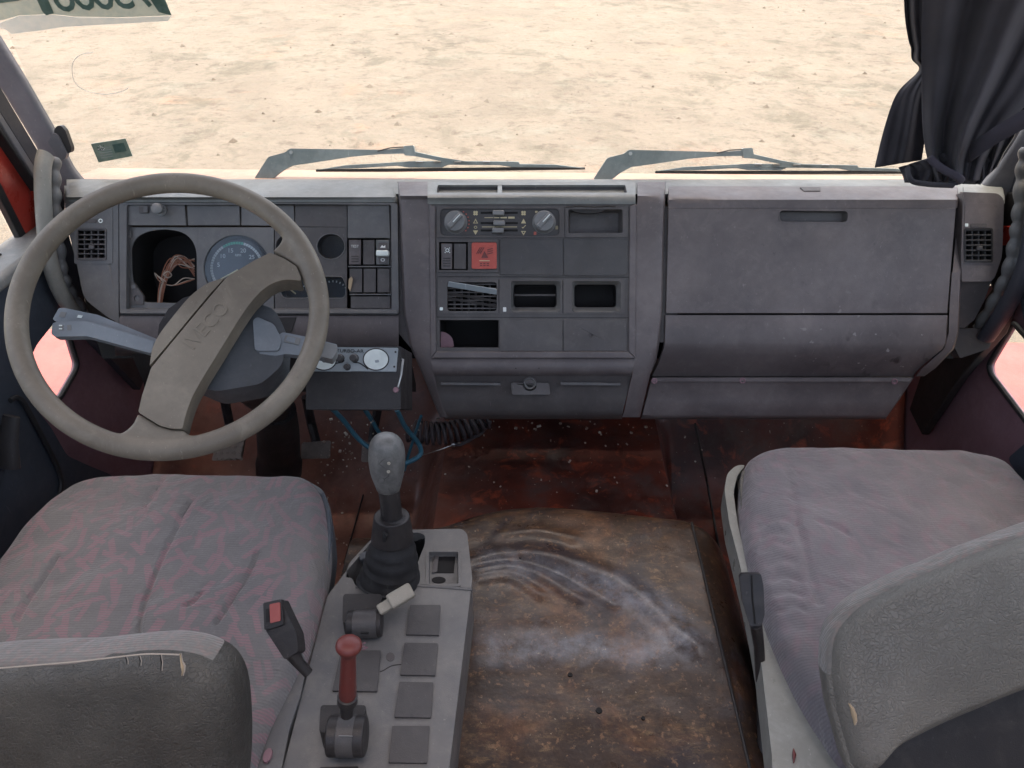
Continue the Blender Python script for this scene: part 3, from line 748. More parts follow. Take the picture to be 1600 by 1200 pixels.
# switches
def rocker(x0, y0, x1, y1, mat, tiltd=0, name='rocker_switch', h=-.002, parent=None, **k):
    ym = (y0+y1)/2
    rows = [(y0, h-.008), (y0+1, h+.001+tiltd), (y0+(ym-y0)*.5, h+.0005+tiltd*.5), (ym, h-.0015), (y1-(y1-ym)*.5, h+.0005-tiltd*.3), (y1-1, h+.001-tiltd*.6), (y1, h-.008)]
    out = [[FD.P(x, y, hh+d) for x, d in ((x0, -.008), (x0+1, 0), ((x0+x1)/2, .0005), (x1-1, 0), (x1, -.008))] for y, hh in rows]
    vs, fs = grid(out); return obj(name, vs, fs, mat, parent or cl, smooth=50, **k)
r1 = rocker(545, 374.5, 564.5, 414, M['dash'], .002)
text('switch_mark', 'TEST', FD, 554.5, 385, .0075, 0, .0012, M['white'], r1, px=True)
for i in range(3): plate('switch_mark', FD, rc(549, 400+i*4, 560, 401+i*4), .0, .001, M['under'], r1, bevel=0)
rocker(566.5, 374.5, 586, 414, M['panel'], 0, 'blank_switch', -.006)
r3 = rocker(587.5, 374.5, 608.5, 414, M['knob'], .006)
vs, fs = boxw(FD.P(598, 396, .006), .026, .012, .014, FD.u, FD.n); obj('switch_edge', vs, fs, M['dial'], r3, bevel=.003)
plate('switch_mark', FD, [(591, 379), (605, 379), (606, 391), (590, 391)], .0055, .0062, M['panel'], r3, bevel=0)
plate('switch_mark', FD, [(591, 400), (606, 400), (605, 412), (592, 412)], .0, .0008, M['panel'], r3, bevel=0)
plate('switch_mark', FD, [circ(598, 406, 3.4, 2.8, 14), circ(598, 406, 2, 1.6, 10)], .0008, .0014, M['white'], r3, bevel=0)
plate('switch_mark', FD, [(594, 387), (602, 387), (602, 383), (599, 385), (597, 383)], .0062, .0068, M['white'], r3, bevel=0)
it('switch_rail', rc(544, 415.5, 611, 417.5), -.002, M['cluster'], cl, .01, .0006)
for x in (546, 567.5, 589): rocker(x, 419, x+20.5, 457.5, M['panel'], 0, 'blank_switch', -.005)
rg = [(545, 436), (549, 432), (551, 436), (549, 447), (547, 455), (544, 450)]
plate('chipped_edge', FD, rg, -.004, .0, M['foam'], cl, bevel=0)
it('switch_rail', rc(546, 459, 611, 461), -.002, M['cluster'], cl, .01, .0006)
it('blank_plate', rc(548, 463, 610, 481.5), -.005, M['panel'], cl)
# lower band under the cluster, rolling back underneath
xs = lin(180, 623, 14)
vs, fs = loft([(493, -.004, xs), (498, -.001, xs), (520, -.002, xs), (538, -.006, xs), (546, -.016, xs), (553, -.04, xs), (556, -.09, xs)])
obj('knee_panel', vs, fs, M['dash'], dash)
vs, fs = prism(FD, [[(400, 496), (463, 496), (455, 520), (400, 520)]], -.003, .0005); obj('knee_recess', vs, fs, M['under'], dash, bevel=.001)
vs, fs = grid([[FD.P(x, 552, -.04) for x in lin(205, 640, 6)], [FD.P(x, 600, -.09) for x in lin(225, 650, 6)], [FD.P(x, 612, -.16) for x in lin(225, 650, 6)]]); obj('knee_underside', vs, fs, M['under'], dash)

# ---- side vents
def vent(x0, y0, x1, y1, h, nr, nc, parent, mat=None, slat=M['panel'], knob=True):
    hole('vent_well', rc(x0, y0, x1, y1, 3), h-.002, .03, parent)
    dy = (y1-y0)/nr
    for i in range(nr+1):
        y = y0+1.2+(y1-y0-2.4)*i/nr
        vs, fs = prism(FD, [rc(x0, y-1.0, x1, y+1.0)], h-.012, h-.0015); obj('slat', vs, fs, slat, parent, bevel=.0006)
    for i in range(1, nc):
        x = x0+(x1-x0)*i/nc
        vs, fs = prism(FD, [rc(x-1.1, y0, x+1.1, y1)], h-.02, h-.007); obj('vane', vs, fs, slat, parent, bevel=.0005)
    if knob:
        vs, fs = boxw(FD.P((x0+x1)/2+1, y0+(y1-y0)*.6, h), .012, .009, .006, FD.u, FD.n); obj('vane_knob', vs, fs, slat, parent, bevel=.002)
endl = it('end_panel', [rp([(102, 318), (107, 317), (185, 317), (185.5, 504), (170, 497), (131, 467), (119, 408), (104, 350)], [2, 4, 2, 2, 8, 14, 10, 8]), rc(120, 357, 165, 406, 3)], .0, M['cluster'], dash, .05, .004)
it('vent_frame', [rp([(114, 319), (176, 319), (176, 412), (116, 412)], 2), rc(121, 358, 164, 405, 3)], .0012, M['cluster'], endl, .004, .0008)
it('vent_border', [rc(119, 356, 166, 407, 4), rc(121.5, 358.5, 163.5, 404.5, 3)], .0028, M['panel'], endl, .004, .001)
vent(121, 358, 164, 405, .002, 6, 4, endl)
plate('vent_print', FD, [circ(157, 345, 3.5, 3.5, 12), circ(157, 345, 2, 2, 8)], .0012, .0016, M['dial'], endl, bevel=0)
it('vent_slider', rc(128, 342, 150, 348, 2), .003, M['panel'], endl, .004)
endr = it('end_panel', [rp([(1505, 300), (1560, 302), (1569, 312), (1566, 400), (1552, 440), (1503, 440), (1502, 400)], [1, 8, 6, 8, 10, 2, 2]), rc(1508, 358, 1550, 408, 3)], .002, M['dash'], dash, .05, .004)
it('vent_frame', [rp([(1508, 318), (1554, 318), (1553, 413), (1505, 412)], 2), rc(1508, 358, 1550, 408, 3)], .0032, M['dash'], endr, .004, .0008)
it('vent_border', [rc(1507, 356, 1552, 410, 4), rc(1509.5, 358.5, 1549.5, 407.5, 3)], .0045, M['dark'], endr, .004, .001)
vent(1509, 358, 1550, 408, .004, 6, 4, endr, slat=M['rubberpad'])
it('vent_slider', rc(1517, 349, 1542, 355, 2), .005, M['panel'], endr, .004)
plate('vent_print', FD, rc(1508, 349, 1513, 354, 1), .0032, .004, M['dial'], endr, bevel=0)
vs, fs = loft([(428, .002, [1503, 1515, 1540, 1553]), (440, -.012, [1502, 1515, 1538, 1549]), (470, -.03, [1500, 1512, 1528, 1538]), (500, -.04, [1499, 1505, 1512, 1522]), (512, -.045, [1498, 1500, 1503, 1507])])
obj('end_scoop', vs, fs, M['panel'], dash)
xr = lambda a, b: [a, a+1.5, a+4, b-4, b-1, b]
dd = [-.02, -.003, 0, 0, -.004, -.02]
vs, fs = loft([(292, .001, xr(1502, 1568), dd), (300, .002, xr(1502, 1569), dd), (308, .001, xr(1502, 1570), dd), (313, .002, xr(1503, 1570), dd), (318, -.0, xr(1503, 1570), dd)]); obj('end_cap', vs, fs, M['pad'], dash)
vs, fs = loft([(425, .001, [1486, 1487.5, 1501, 1503], [-.02, 0, 0, -.02]), (480, .001, [1482, 1483.5, 1498, 1500], [-.02, 0, 0, -.02]), (520, .001, [1481, 1482.5, 1496, 1498], [-.02, 0, 0, -.02]), (545, -.006, [1474, 1475.5, 1488, 1491], [-.02, 0, 0, -.02]), (575, -.035, [1440, 1441.5, 1458, 1462], [-.02, 0, 0, -.02]), (588, -.06, [1430, 1431, 1440, 1444], [-.02, 0, 0, -.02])])
obj('end_strip', vs, fs, M['dash'], dash)
vs, fs = loft([(300, .001, [1498.5, 1500, 1505], [-.02, 0, 0]), (425, .001, [1487, 1488.5, 1505], [-.02, 0, 0])]); obj('end_strip', vs, fs, M['dash'], dash)

# ---- glove box
def gx(y): return lin(1043-(y-300)*.02, 1498-(y-300)*.085, 16)
dg = [-.012, -.001]+[0]*13+[-.001, -.010]
def gxx(y):
    a, b = gx(y)[0], gx(y)[-1]; return [a, a+2]+lin(a+20, b-20, 12)+[b-2, b]
vs, fs = loft([(291, -.001, gxx(300), dg), (296, .0035, gxx(300), dg), (303, .0045, gxx(300), dg), (308, .0035, gxx(300), dg), (312, .0045, gxx(312), dg), (320, .005, gxx(320), dg), (325, .005, gxx(325), dg)])
lid_top = (vs, fs)
mb = MB()
H1 = rp([(1218, 329), (1325, 330), (1324, 347), (1219, 346)], 6)
a, b = gx(325), gx(490)
pl = [(a[0]+2, 325)]+[(x, 325) for x in gxx(325)[2:-2]]+[(a[-1]-2, 325), (b[-1]-1.5, 489.5), (b[0]+1.5, 489.5)]
mb.add(*prism(FD, [pl, H1], -.006, .005))
lid = mb.out('glove_box_lid', M['lid'], dash, bevel=.0012)
obj('lid_top', *lid_top, M['dash'], lid)
hh = hole('handle_recess', H1, .004, .016, lid, M['panel'], .93)
it('handle_rim', [rp([(1216, 327), (1327, 328), (1326, 349), (1217, 348)], 7), H1], .0058, M['dash'], lid, .004, .001)
plate('latch_mark', FZ(ZT+.0045), [(1250, 292), (1282, 292), (1282, 298), (1256, 298)], -.003, .0012, M['panel'], lid, bevel=.0008)
gl = []
for y, h, x0, x1 in ((491.5, -.01, 1038, 1482), (492.5, .003, 1038, 1482), (505, .005, 1038, 1481), (535, .004, 1037, 1479), (545, -.001, 1035, 1474), (556, -.014, 1031, 1460), (568, -.032, 1027, 1445), (580, -.052, 1021, 1433), (588, -.066, 1017, 1427)):
    gl.append((y, h, [x0, x0+2]+lin(x0+20, x1-20, 12)+[x1-2, x1], dg))
vs, fs = loft(gl); obj('lower_cover', vs, fs, M['lid'], dash)
gl = []
for y, h, x0, x1 in ((588, -.075, 1017, 1428), (590, -.062, 1017, 1428), (596, -.058, 1015, 1424), (600, -.064, 1014, 1421), (625, -.070, 1008, 1405), (648, -.076, 1002, 1388), (653, -.085, 1001, 1385), (655, -.13, 1001, 1385)):
    gl.append((y, h, [x0, x0+2]+lin(x0+20, x1-20, 12)+[x1-2, x1], dg))
vs, fs = loft(gl); kp = obj('kick_panel', vs, fs, M['dash'], dash)
for x, y in ((1022, 595), (1160, 594.5), (1397, 596)):
    vs, fs = lathe(FD.P(x, y, -.060), FD.n, [(.0065, 0), (.0065, .003), (.0045, .0032), (.004, .0008), (.0005, .0008)], 14); obj('screw', vs, fs, M['mauve'], kp)

# ---- centre stack body
def cs(y, xs, h, dh): return (y, h, xs, dh)
DL = [-.05, -.012, -.003, .001, .002, .002]
def lcol(a, b): return [a, a+1, a+4, a+12, b-3, b]
L_rows = [(284, .000, lcol(618, 668), [d*.6 for d in DL]), (292, .004, lcol(619, 668), DL), (300, .006, lcol(620, 669), DL), (306, .006, lcol(621, 669), DL), (312, .008, lcol(622, 669), DL), (320, .010, lcol(623, 670), DL), (400, .011, lcol(626, 671), DL), (490, .011, lcol(630, 672), DL), (540, .011, lcol(640, 674), DL), (562, .010, lcol(650, 675), DL), (585, .004, lcol(660, 678), DL), (610, -.012, lcol(670, 684), DL), (640, -.03, lcol(682, 694), DL), (652, -.045, lcol(688, 700), DL)]
vs, fs = loft(L_rows); obj('stack_side', vs, fs, M['dash'], dash)
DR = [.002, .002, .001, -.003, -.012, -.05]
def rcol(a, b): return [a, a+3, b-12, b-4, b-1, b]
R_rows = [(284, .000, rcol(996, 1044), [d*.6 for d in DR]), (292, .004, rcol(996, 1043), DR), (300, .006, rcol(996, 1042), DR), (306, .006, rcol(996, 1041), DR), (312, .008, rcol(996, 1040), DR), (320, .010, rcol(995, 1040), DR), (400, .011, rcol(994, 1038), DR), (490, .011, rcol(993, 1036), DR), (540, .011, rcol(992, 1030), DR), (562, .010, rcol(991, 1026), DR), (585, .004, rcol(988, 1016), DR), (610, -.012, rcol(982, 1010), DR), (640, -.03, rcol(976, 1003), DR), (652, -.045, rcol(972, 1000), DR)]
vs, fs = loft(R_rows); obj('stack_side', vs, fs, M['dash'], dash)
# dark shadow gap liners beside the stack
# top of the stack with its open tray
FT = FZ(ZT+.009)
TR = rp([(684, 289), (977, 289), (980, 301), (682, 301)], 2)
mb = MB().add(*prism(FT, [[(668, 284), (993, 284), (993, 303), (668, 303)], TR], -.004, 0))
xs = lin(668, 993, 12)
mb.add(*grid([[FT.P(x, 303) for x in xs], [FT.P(x, 306, -.0005) for x in xs], [FT.P(x, 309, -.003) for x in xs], [FD.P(x, 315, .016) for x in xs], [FD.P(x, 319, .015) for x in xs], [FD.P(x, 320, .0) for x in xs]]))
tray = mb.out('stack_top', M['pad'], dash)
vs, fs = pocket(FT, TR, -.001, -.022, .97); obj('tray_well', vs, fs, M['panel'], tray)
vs, fs = prism(FT, [rc(777.5, 288, 784.5, 302)], -.02, -.0005); obj('tray_divider', vs, fs, M['pad'], tray, bevel=.001)
vs, fs = lathe(FT.P(926, 299, -.020), (0, 0, 1), [(.018, 0), (.018, .003), (.002, .003)], 18); obj('tray_plug', vs, fs, M['black'], tray)
vs, fs = lathe(FT.P(733, 301, -.020), (0, 0, 1), [(.018, 0), (.018, .003), (.002, .003)], 18); obj('tray_plug', vs, fs, M['black'], tray)

# ---- centre panel and its modules
HB = .012
holes = [rc(686, 325, 879, 370), rc(887, 326, 974, 366, 2), rc(684, 376, 779, 423), rc(685, 437, 974, 489), rc(687, 500, 779, 543)]
cp = plate('centre_panel', FD, [rp([(670, 319), (994, 319), (992, 559), (674, 559)], 2)]+holes, HB-.012, HB, M['panel'], dash, bevel=.0012)
# bright worn bevel frame round the panel
for nm, q in (('frame_edge', [(670, 318), (680, 322), (682, 549), (673, 560)]), ('frame_edge', [(984, 322), (995, 318), (993, 560), (982, 549)]), ('frame_edge', [(673, 560), (682, 549), (982, 549), (993, 560)])):
    it(nm, q, HB+.004, M['dash'], cp, .005, .0025)
# module seams
for q in ([(684, 431.5), (983, 432.5), (983, 434), (684, 433)], [(682, 495), (983, 496), (983, 497), (682, 496)]):
    plate('module_seam', FD, q, HB, HB+.0006, M['under'], cp, bevel=0)
# climate control
cc_ = it('climate_panel', [rp([(683, 322), (882, 322), (882, 371), (683, 371)], 1), rp([(688, 326), (874, 326), (874, 368), (688, 368)], 8)], HB+.003, M['panel'], cp, .006, .001)
it('control_face', rp([(688, 326), (874, 326), (874, 368), (688, 368)], 8), HB-.002, M['rubberpad'], cc_, .004, .0005)
for x, y in ((712, 347), (850, 347)):
    c = FD.P(x, y, HB-.002)
    vs, fs = lathe(c, FD.n, [(.0235, 0), (.0235, .002), (.0215, .004), (.0205, .016), (.019, .019), (.001, .0195)], 36)
    kb = obj('control_knob', vs, fs, M['knob'], cc_)
    FK = Fr(c+FD.n*.0185, (FD.u*.68+FD.v*.73), FD.n)
    vs, fs = boxw(FK.o+FK.n*.003, .036, .011, .010, FK.u, FK.n); obj('knob_grip', vs, fs, M['knob'], kb, bevel=.003)
    vs, fs = boxw(FK.w(.006, .0, .0082), .020, .002, .0006, FK.u, FK.n); obj('knob_line', vs, fs, M['dial'], kb)
for i in range(7):
    a = R(10+i*16); q = (712+21*math.cos(a-.9), 347-21*math.sin(a-.9)*.95)
    plate('print', FD, circ(q[0], q[1], 1.3, 1.3, 6), HB-.002, HB-.0014, M['redprint'], cc_, bevel=0)
for y, x in ((332.5, 779), (348.5, 780), (360, 778)):
    vs, fs = prism(FD, [rc(751, y-1.6, 809, y+1.6)], HB-.003, HB-.0012); obj('slider_slot', vs, fs, M['black'], cc_)
    vs, fs = boxw(FD.P(x, y+.3, HB+.005), .0235, .0105, .013, FD.u, FD.n); obj('slider_tab', vs, fs, M['knob'], cc_, bevel=.0025)
for x0, x1, y, t_ in ((757, 772, 340, .5), (772, 781, 340, .8), (782, 793, 340, 1.1), (794, 805, 340, 1.5)):
    plate('print', FD, rc(x0, y-t_, x1-1, y+t_), HB-.002, HB-.0012, M['amber'], cc_, bevel=0)
plate('print', FD, rc(753, 354, 808, 355), HB-.002, HB-.0012, M['amber'], cc_, bevel=0)
for cx in (743, 818):
    for k_ in range(4):
        a = R(45+90*k_); q = (cx+2.4*math.cos(a), 333-2.4*math.sin(a))
        plate('print', FD, circ(q[0], q[1], 1.9, 1.9, 7), HB-.002, HB-.0012, M['amber'], cc_, bevel=0)
plate('print', FD, [[(739, 349), (743, 341.5), (747, 349)], [(741, 348), (745, 348), (743, 344)]], HB-.002, HB-.0012, M['amber'], cc_, bevel=0)
plate('print', FD, [(814, 349), (818, 341.5), (822, 349)], HB-.002, HB-.0012, M['amber'], cc_, bevel=0)
plate('print', FD, [(739, 360), (747, 360), (743, 367)], HB-.002, HB-.0012, M['amber'], cc_, bevel=0)
plate('print', FD, [[(814, 361), (822, 361), (818, 367.5)], [(816, 362), (820, 362), (818, 365)]], HB-.002, HB-.0012, M['amber'], cc_, bevel=0)
plate('print', FD, [circ(743, 355, 2.6, 2.2, 12), circ(743, 355, 1.8, 1.4, 8)], HB-.002, HB-.0012, M['amber'], cc_, bevel=0)
plate('print', FD, [(815, 355), (817, 357), (822, 352), (821, 351.5), (817, 355.6), (815.8, 354.4)], HB-.002, HB-.0012, M['amber'], cc_, bevel=0)
plate('print', FD, rc(836, 329.5, 840, 332.5, 1), HB-.002, HB-.0012, M['amber'], cc_, bevel=0)
for i in range(3): plate('print', FD, rc(868, 353+i*2, 872, 354+i*2), HB-.002, HB-.0012, M['amber'], cc_, bevel=0)
plate('print', FD, rc(834, 362, 838, 367), HB-.002, HB-.0012, M['redprint'], cc_, bevel=0)
# open storage pocket
sp = it('storage_pocket', [rp([(883, 323), (981, 324), (981, 370), (883, 371)], 1), rc(888, 327, 973, 364, 3)], HB+.004, M['panel'], cp, .006, .0015)
hole('pocket_well', rc(888, 327, 973, 364, 3), HB+.002, .030, sp, M['panel'], .9)
vs, fs = prism(FD, [spl([(889, 326), (900, 331), (918, 333.5), (935, 332), (948, 327)], 5)+[Vector((948, 325)), Vector((889, 325))]], HB-.012, HB+.001); obj('broken_lip', vs, fs, M['under'], sp)
vs, fs = tube([FD.P(x, y, HB+.006) for x, y in ((884, 323.5), (905, 322), (930, 323.2), (950, 321.8), (962, 323))], .0012, 5); obj('broken_edge', vs, fs, M['under'], sp)
# switch module
sm = it('switch_module', [rp([(682, 374), (779, 374), (779, 425), (683, 425)], 1), rc(686, 378, 776, 422)], HB+.004, M['panel'], cp, .006, .0012)
hole('module_well', rc(684, 376, 778, 424), HB-.001, .03, sm)
s1 = rocker(689, 380, 707, 421, M['dash'], .002, h=HB+.004, parent=sm)
plate('switch_mark', FD, [circ(699, 391, 3, 3, 14), circ(699, 391, 2, 2, 10)], HB+.005, HB+.0066, M['dial'], s1, bevel=0)
for i in range(4):
    a = R(45+90*i); plate('switch_mark', FD, rc(699+5*math.cos(a)-.7, 391-5*math.sin(a)-.7, 699+5*math.cos(a)+.7, 391-5*math.sin(a)+.7), HB+.005, HB+.0066, M['dial'], s1, bevel=0)
for i in range(4): plate('switch_mark', FD, rc(692, 403+i*4, 704, 404+i*4), HB+.003, HB+.0055, M['under'], s1, bevel=0)
rocker(708.5, 380, 729, 421, M['panel'], 0, 'blank_switch', HB+.001, parent=sm)
vs, fs = prism(FD, [rc(731, 376, 779, 424)], HB-.012, HB+.002); obj('switch_plate', vs, fs, M['panel'], sm, bevel=.001)
hz = it('hazard_switch', rc(737, 379, 776, 420, 3), HB+.009, M['hazard'], sm, .010, .0025, seg=3, label='red hazard warning switch')
hm = M['redknob']
for i in range(3):
    plate('switch_mark', FD, [(744+i*3, 396-i*.5), (750+i*3, 386), (751+i*3, 386.6), (745+i*3, 397)], HB+.0088, HB+.0098, hm, hz, bevel=0)
    plate('switch_mark', FD, [(761, 390+i*3.2), (770, 387.5+i*3.4), (770.4, 388.6+i*3.4), (761.4, 391.2+i*3.2)], HB+.0088, HB+.0098, hm, hz, bevel=0)
plate('switch_mark', FD, [(752, 403), (757, 392), (763, 403)], HB+.0088, HB+.0098, hm, hz, bevel=0)
plate('switch_mark', FD, rc(749, 407, 765, 408), HB+.0088, HB+.0098, M['amber'], hz, bevel=0)
for i in range(2):
    for j in range(3): plate('switch_mark', FD, rc(750+j*5.2, 411+i*3, 753.5+j*5.2, 412.6+i*3), HB+.0088, HB+.0096, hm, hz, bevel=0)
it('blank_plate', [(781, 373.5), (879.5, 373.5), (880, 430), (781, 429)], HB+.003, M['rubberpad'], cp, .004, .0008)
it('blank_plate', [(881, 373.5), (981, 373.5), (981, 426), (976, 431), (881, 430.5)], HB+.003, M['rubberpad'], cp, .004, .0008)
# three air vents
def vmod(x0, x1, ix0, ix1, label, wheelmat, iy0=441, iy1=486):
    t = it('air_vent', [rp([(x0, 436), (x1, 436), (x1, 490), (x0, 490)], 1), rc(ix0, iy0, ix1, iy1, 5)], HB+.003, M['panel'], cp, .006, .0012, label=label)
    xm = x0+7.5
    vs, fs = lathe(FD.P(xm, 463, HB-.008)-FD.u*.006, FD.u, [(.001, 0), (.0175, 0), (.019, .002), (.019, .010), (.0175, .012), (.001, .012)], 24); obj('thumb_wheel', vs, fs, wheelmat, t)
    return t
v1 = vmod(684, 779, 699, 776, 'air vent with a loose broken louvre', M['beige'])
hole('vent_well', rc(699, 441, 776, 486, 5), HB, .04, v1)
for i in range(7):
    y = 444+i*6.3
    vs, fs = prism(FD, [rc(700, y-1.1, 775, y+1.1)], HB-.018, HB-.006); obj('slat', vs, fs, M['panel'], v1, bevel=.0006)
for i in range(1, 7):
    x = 699+i*11
    vs, fs = prism(FD, [rc(x-1.4, 442, x+1.4, 485)], HB-.028, HB-.016); obj('vane', vs, fs, M['panel'], v1, bevel=.0005)
a, b, c, d = FD.P(701, 440, HB+.014), FD.P(776, 452, HB+.016), FD.P(776, 461, HB+.008), FD.P(699, 448, HB+.006)
n_ = (b-a).cross(d-a).normalized()*.002
vs = [a, b, c, d, a+n_, b+n_, c+n_, d+n_]
obj('loose_louvre', vs, [(0, 1, 2, 3), (4, 5, 6, 7), (0, 1, 5, 4), (1, 2, 6, 5), (2, 3, 7, 6), (3, 0, 4, 7)], M['bezelmetal'], v1, bevel=.0015)
for k_ in (1, 2):
    o_ = FD.v*(-.010*k_)-FD.n*.004*k_
    vs = [p+o_ for p in (d, c, c-FD.v*.005-FD.n*.006, d-FD.v*.005-FD.n*.006)]; m_ = [p+FD.n*.002 for p in vs]
    obj('loose_louvre', vs+m_, [(0, 1, 2, 3), (4, 5, 6, 7), (0, 1, 5, 4), (1, 2, 6, 5), (2, 3, 7, 6), (3, 0, 4, 7)], M['panel'], v1, bevel=.0006)
def emptyvent(x0, x1, ix0, ix1, mat, label, bar):
    t = vmod(x0, x1, ix0, ix1, label, mat, 439, 487)
    o = [FD.px(q[0], q[1], HB) for q in rc(ix0, 439, ix1, 487, 6)]; i_ = [FD.px(q[0], q[1], HB) for q in rc(ix0+4, 444, ix1-6, 480, 6)]
    n = len(o); vs = [FD.w(p, q, HB+.002) for p, q in o]+[FD.w(p, q, HB-.014) for p, q in i_]
    obj('vent_funnel', vs, [(k, (k+1) % n, (k+1) % n+n, k+n) for k in range(n)], M['console'] if bar else M['beige'] and M['console'], t)
    hole('vent_well', rc(ix0+4, 444, ix1-6, 480, 6), HB-.014, .05, t)
    if bar:
        vs, fs = tube([FD.P(ix0+6, 461, HB-.02), FD.P(ix1-8, 461, HB-.02)], .0022, 8); obj('vent_bar', vs, fs, M['panel'], t)
    return t
v2 = emptyvent(780, 879, 798, 876, M['panel'], 'empty air vent with one bar left inside', True)
v3 = emptyvent(880, 976, 894, 970, M['beige'], 'empty air vent with nothing left inside', False)
plate('print', FD, rc(687, 480, 692, 485, 1.5), HB+.003, HB+.0036, M['dial'], v1, bevel=0)
plate('print', FD, rc(786, 480, 791, 487, 1), HB+.003, HB+.0036, M['white'], v2, bevel=0)
# lower row
hole('open_slot', rc(687, 500, 779, 543), HB-.002, .10, cp)
it('broken_tab', spl([(687, 518), (697, 520), (706, 528), (709, 540)], 4)+[Vector((708, 543)), Vector((687, 543))], HB-.02, M['mauve'], cp, .002, 0)
it('blank_plate', rc(781, 499, 879, 548.5), HB+.003, M['panel'], cp, .004, .0008)
it('blank_plate', [rc(880.5, 499, 979, 548.5), circ(923, 524, 3, 3, 12)], HB+.003, M['panel'], cp, .004, .0008)
# ---- lower drawers
xs = lin(672, 992, 10)
vs, fs = loft([(557, HB, xs), (561, HB-.002, lin(674, 991, 10)), (566, HB+.001, lin(674, 991, 10)), (578, HB, lin(676, 989, 10)), (584, HB-.006, lin(677, 987, 10)), (588, HB-.018, lin(678, 985, 10))]); lb = obj('stack_foot', vs, fs, M['dash'], dash)
for x in (806, 842):
    vs, fs = lathe(FD.P(x, 575.5, HB+.0005), FD.n, [(.0012, -.002), (.0012, .0006), (.0002, .0006)], 8); obj('pin_hole', vs, fs, M['black'], lb)
vs, fs = loft([(586, HB-.014, lin(676, 988, 10)), (589, HB-.018, lin(678, 986, 10)), (620, HB-.030, lin(686, 979, 10)), (640, HB-.04, lin(692, 974, 10)), (650, HB-.055, lin(695, 972, 10)), (655, HB-.12, lin(695, 972, 10))]); dw = obj('drawer_face', vs, fs, M['panel'], dash)
for x0, x1 in ((689, 782), (876, 969)):
    vs, fs = tube([FD.P(x0, 599.5, HB-.016), FD.P(x1, 600.5, HB-.016)], .0035, 8, 1); obj('drawer_pull', vs, fs, M['cluster'], dw, bevel=.0)
    plate('drawer_seam', FD, [(x0-1, 603), (x1+1, 603), (x1-1, 632), (x0+4, 632)], HB-.026, HB-.0225, M['dark'], dw, bevel=.001) if False else None
it('ashtray', [rp([(798, 598), (858, 598), (860, 617), (800, 617)], 3), circ(828, 600, 11, 11, 20)], HB-.012, M['panel'], dw, .012, .002)
vs, fs = lathe(FD.P(828, 599, HB-.016), FD.n, [(.008, -.012), (.0085, .004), (.011, .007), (.012, .005), (.012, -.01)], 24); obj('lighter_socket', vs, fs, M['knob'], dw)
vs, fs = lathe(FD.P(828, 599, HB-.016), FD.n, [(.0082, -.002), (.0082, .0035), (.0002, .0035)], 18); obj('lighter_plug', vs, fs, M['black'], dw)

# ================================================================== steering wheel
WC = Vector((-.5334, 1.0065, .8994)); WN = Vector((math.sin(.264)*math.cos(.8646), -math.cos(.264)*math.cos(.8646), math.sin(.8646)))
FW = Fr(WC, (1, 0, 0), WN)
wheel = thing('steering_wheel', 'large taupe two spoke steering wheel turned a little to one side', 'steering wheel', WC)
RR, rr_ = .2140, .0160
vs, fs = tube([FW.w(RR*math.cos(a), RR*math.sin(a)) for a in [2*math.pi*i/128 for i in range(128)]], rr_, 20, 1.0, up=WN, closed=True)
mb = MB().add(vs, fs)
fl1 = spl([(425, 391), (434, 383), (441, 371), (444, 352), (462, 350), (482, 372), (496, 405), (502, 440), (500, 470), (489, 486), (483, 470), (478, 452), (474, 441)], 4)+[Vector((464, 415)), Vector((445, 402))]
mb.add(*prism(FW, [fl1], -.014, .008))
fl2 = spl([(214, 645), (206, 662), (190, 676), (172, 684), (178, 698), (215, 708), (250, 712), (290, 707), (322, 697), (330, 682), (306, 681), (292, 678), (286, 671)], 4)+[Vector((270, 671)), Vector((250, 666)), Vector((232, 655))]
mb.add(*prism(FW, [fl2], -.014, .008))
rim = mb.out('rim', M['wheel'], wheel)
m = rim.modifiers.new('r', 'REMESH'); m.mode = 'VOXEL'; m.voxel_size = .0028; m.use_smooth_shade = True
m = rim.modifiers.new('s', 'SMOOTH'); m.iterations = 14; m.factor = .6
pad = [(354, 433), (366, 426), (395, 408), (422, 394.5), (444, 404), (463, 416), (472, 439), (450, 436), (430, 440), (410, 452), (390, 474), (370, 504), (345, 545), (318, 588), (299, 622), (290, 648), (285, 670), (268, 669.5), (250, 665), (232, 654), (216, 644), (222, 618), (236, 575), (262, 543), (300, 497), (332, 459)]
padc = rp(pad, [3]*4+[3, 3, 6]+[12]*9+[4, 3, 3, 3, 3]+[3]*5, 3)
vs, fs = prism(FW, [padc], -.030, .012)
pd = obj('horn_pad', vs, fs, M['wheel'], wheel, bevel=.0085, seg=5)
lobe = spl([(351, 434.5), (340, 437), (322, 444), (296, 464), (268, 497), (248, 524), (238, 545), (234, 571)], 4)+[Vector((260, 541)), Vector((298, 495)), Vector((330, 457))]
vs, fs = prism(FW, [lobe], -.022, .009)
obj('horn_pad_edge', vs, fs, M['wheel'], wheel, bevel=.005, seg=3)
vs, fs = prism(FW, [[(300, 470), (352, 436), (420, 400), (466, 430), (430, 444), (392, 478), (345, 550), (300, 620), (284, 664), (222, 640), (238, 575)]], -.05, -.013); obj('spoke_core', vs, fs, M['column'], wheel, bevel=.008)
# raised lettering on the pad
ax0, ax1 = Vector(FW.px(296, 539, .0125)), Vector(FW.px(350, 478, .0125)); d_ = ax1-ax0
text('lettering', 'IVECO', FW, (ax0.x+ax1.x)/2, (ax0.y+ax1.y)/2, .031, math.atan2(d_.y, d_.x), .0122, M['wheel'], pd, ext=.0012, sx=.95)
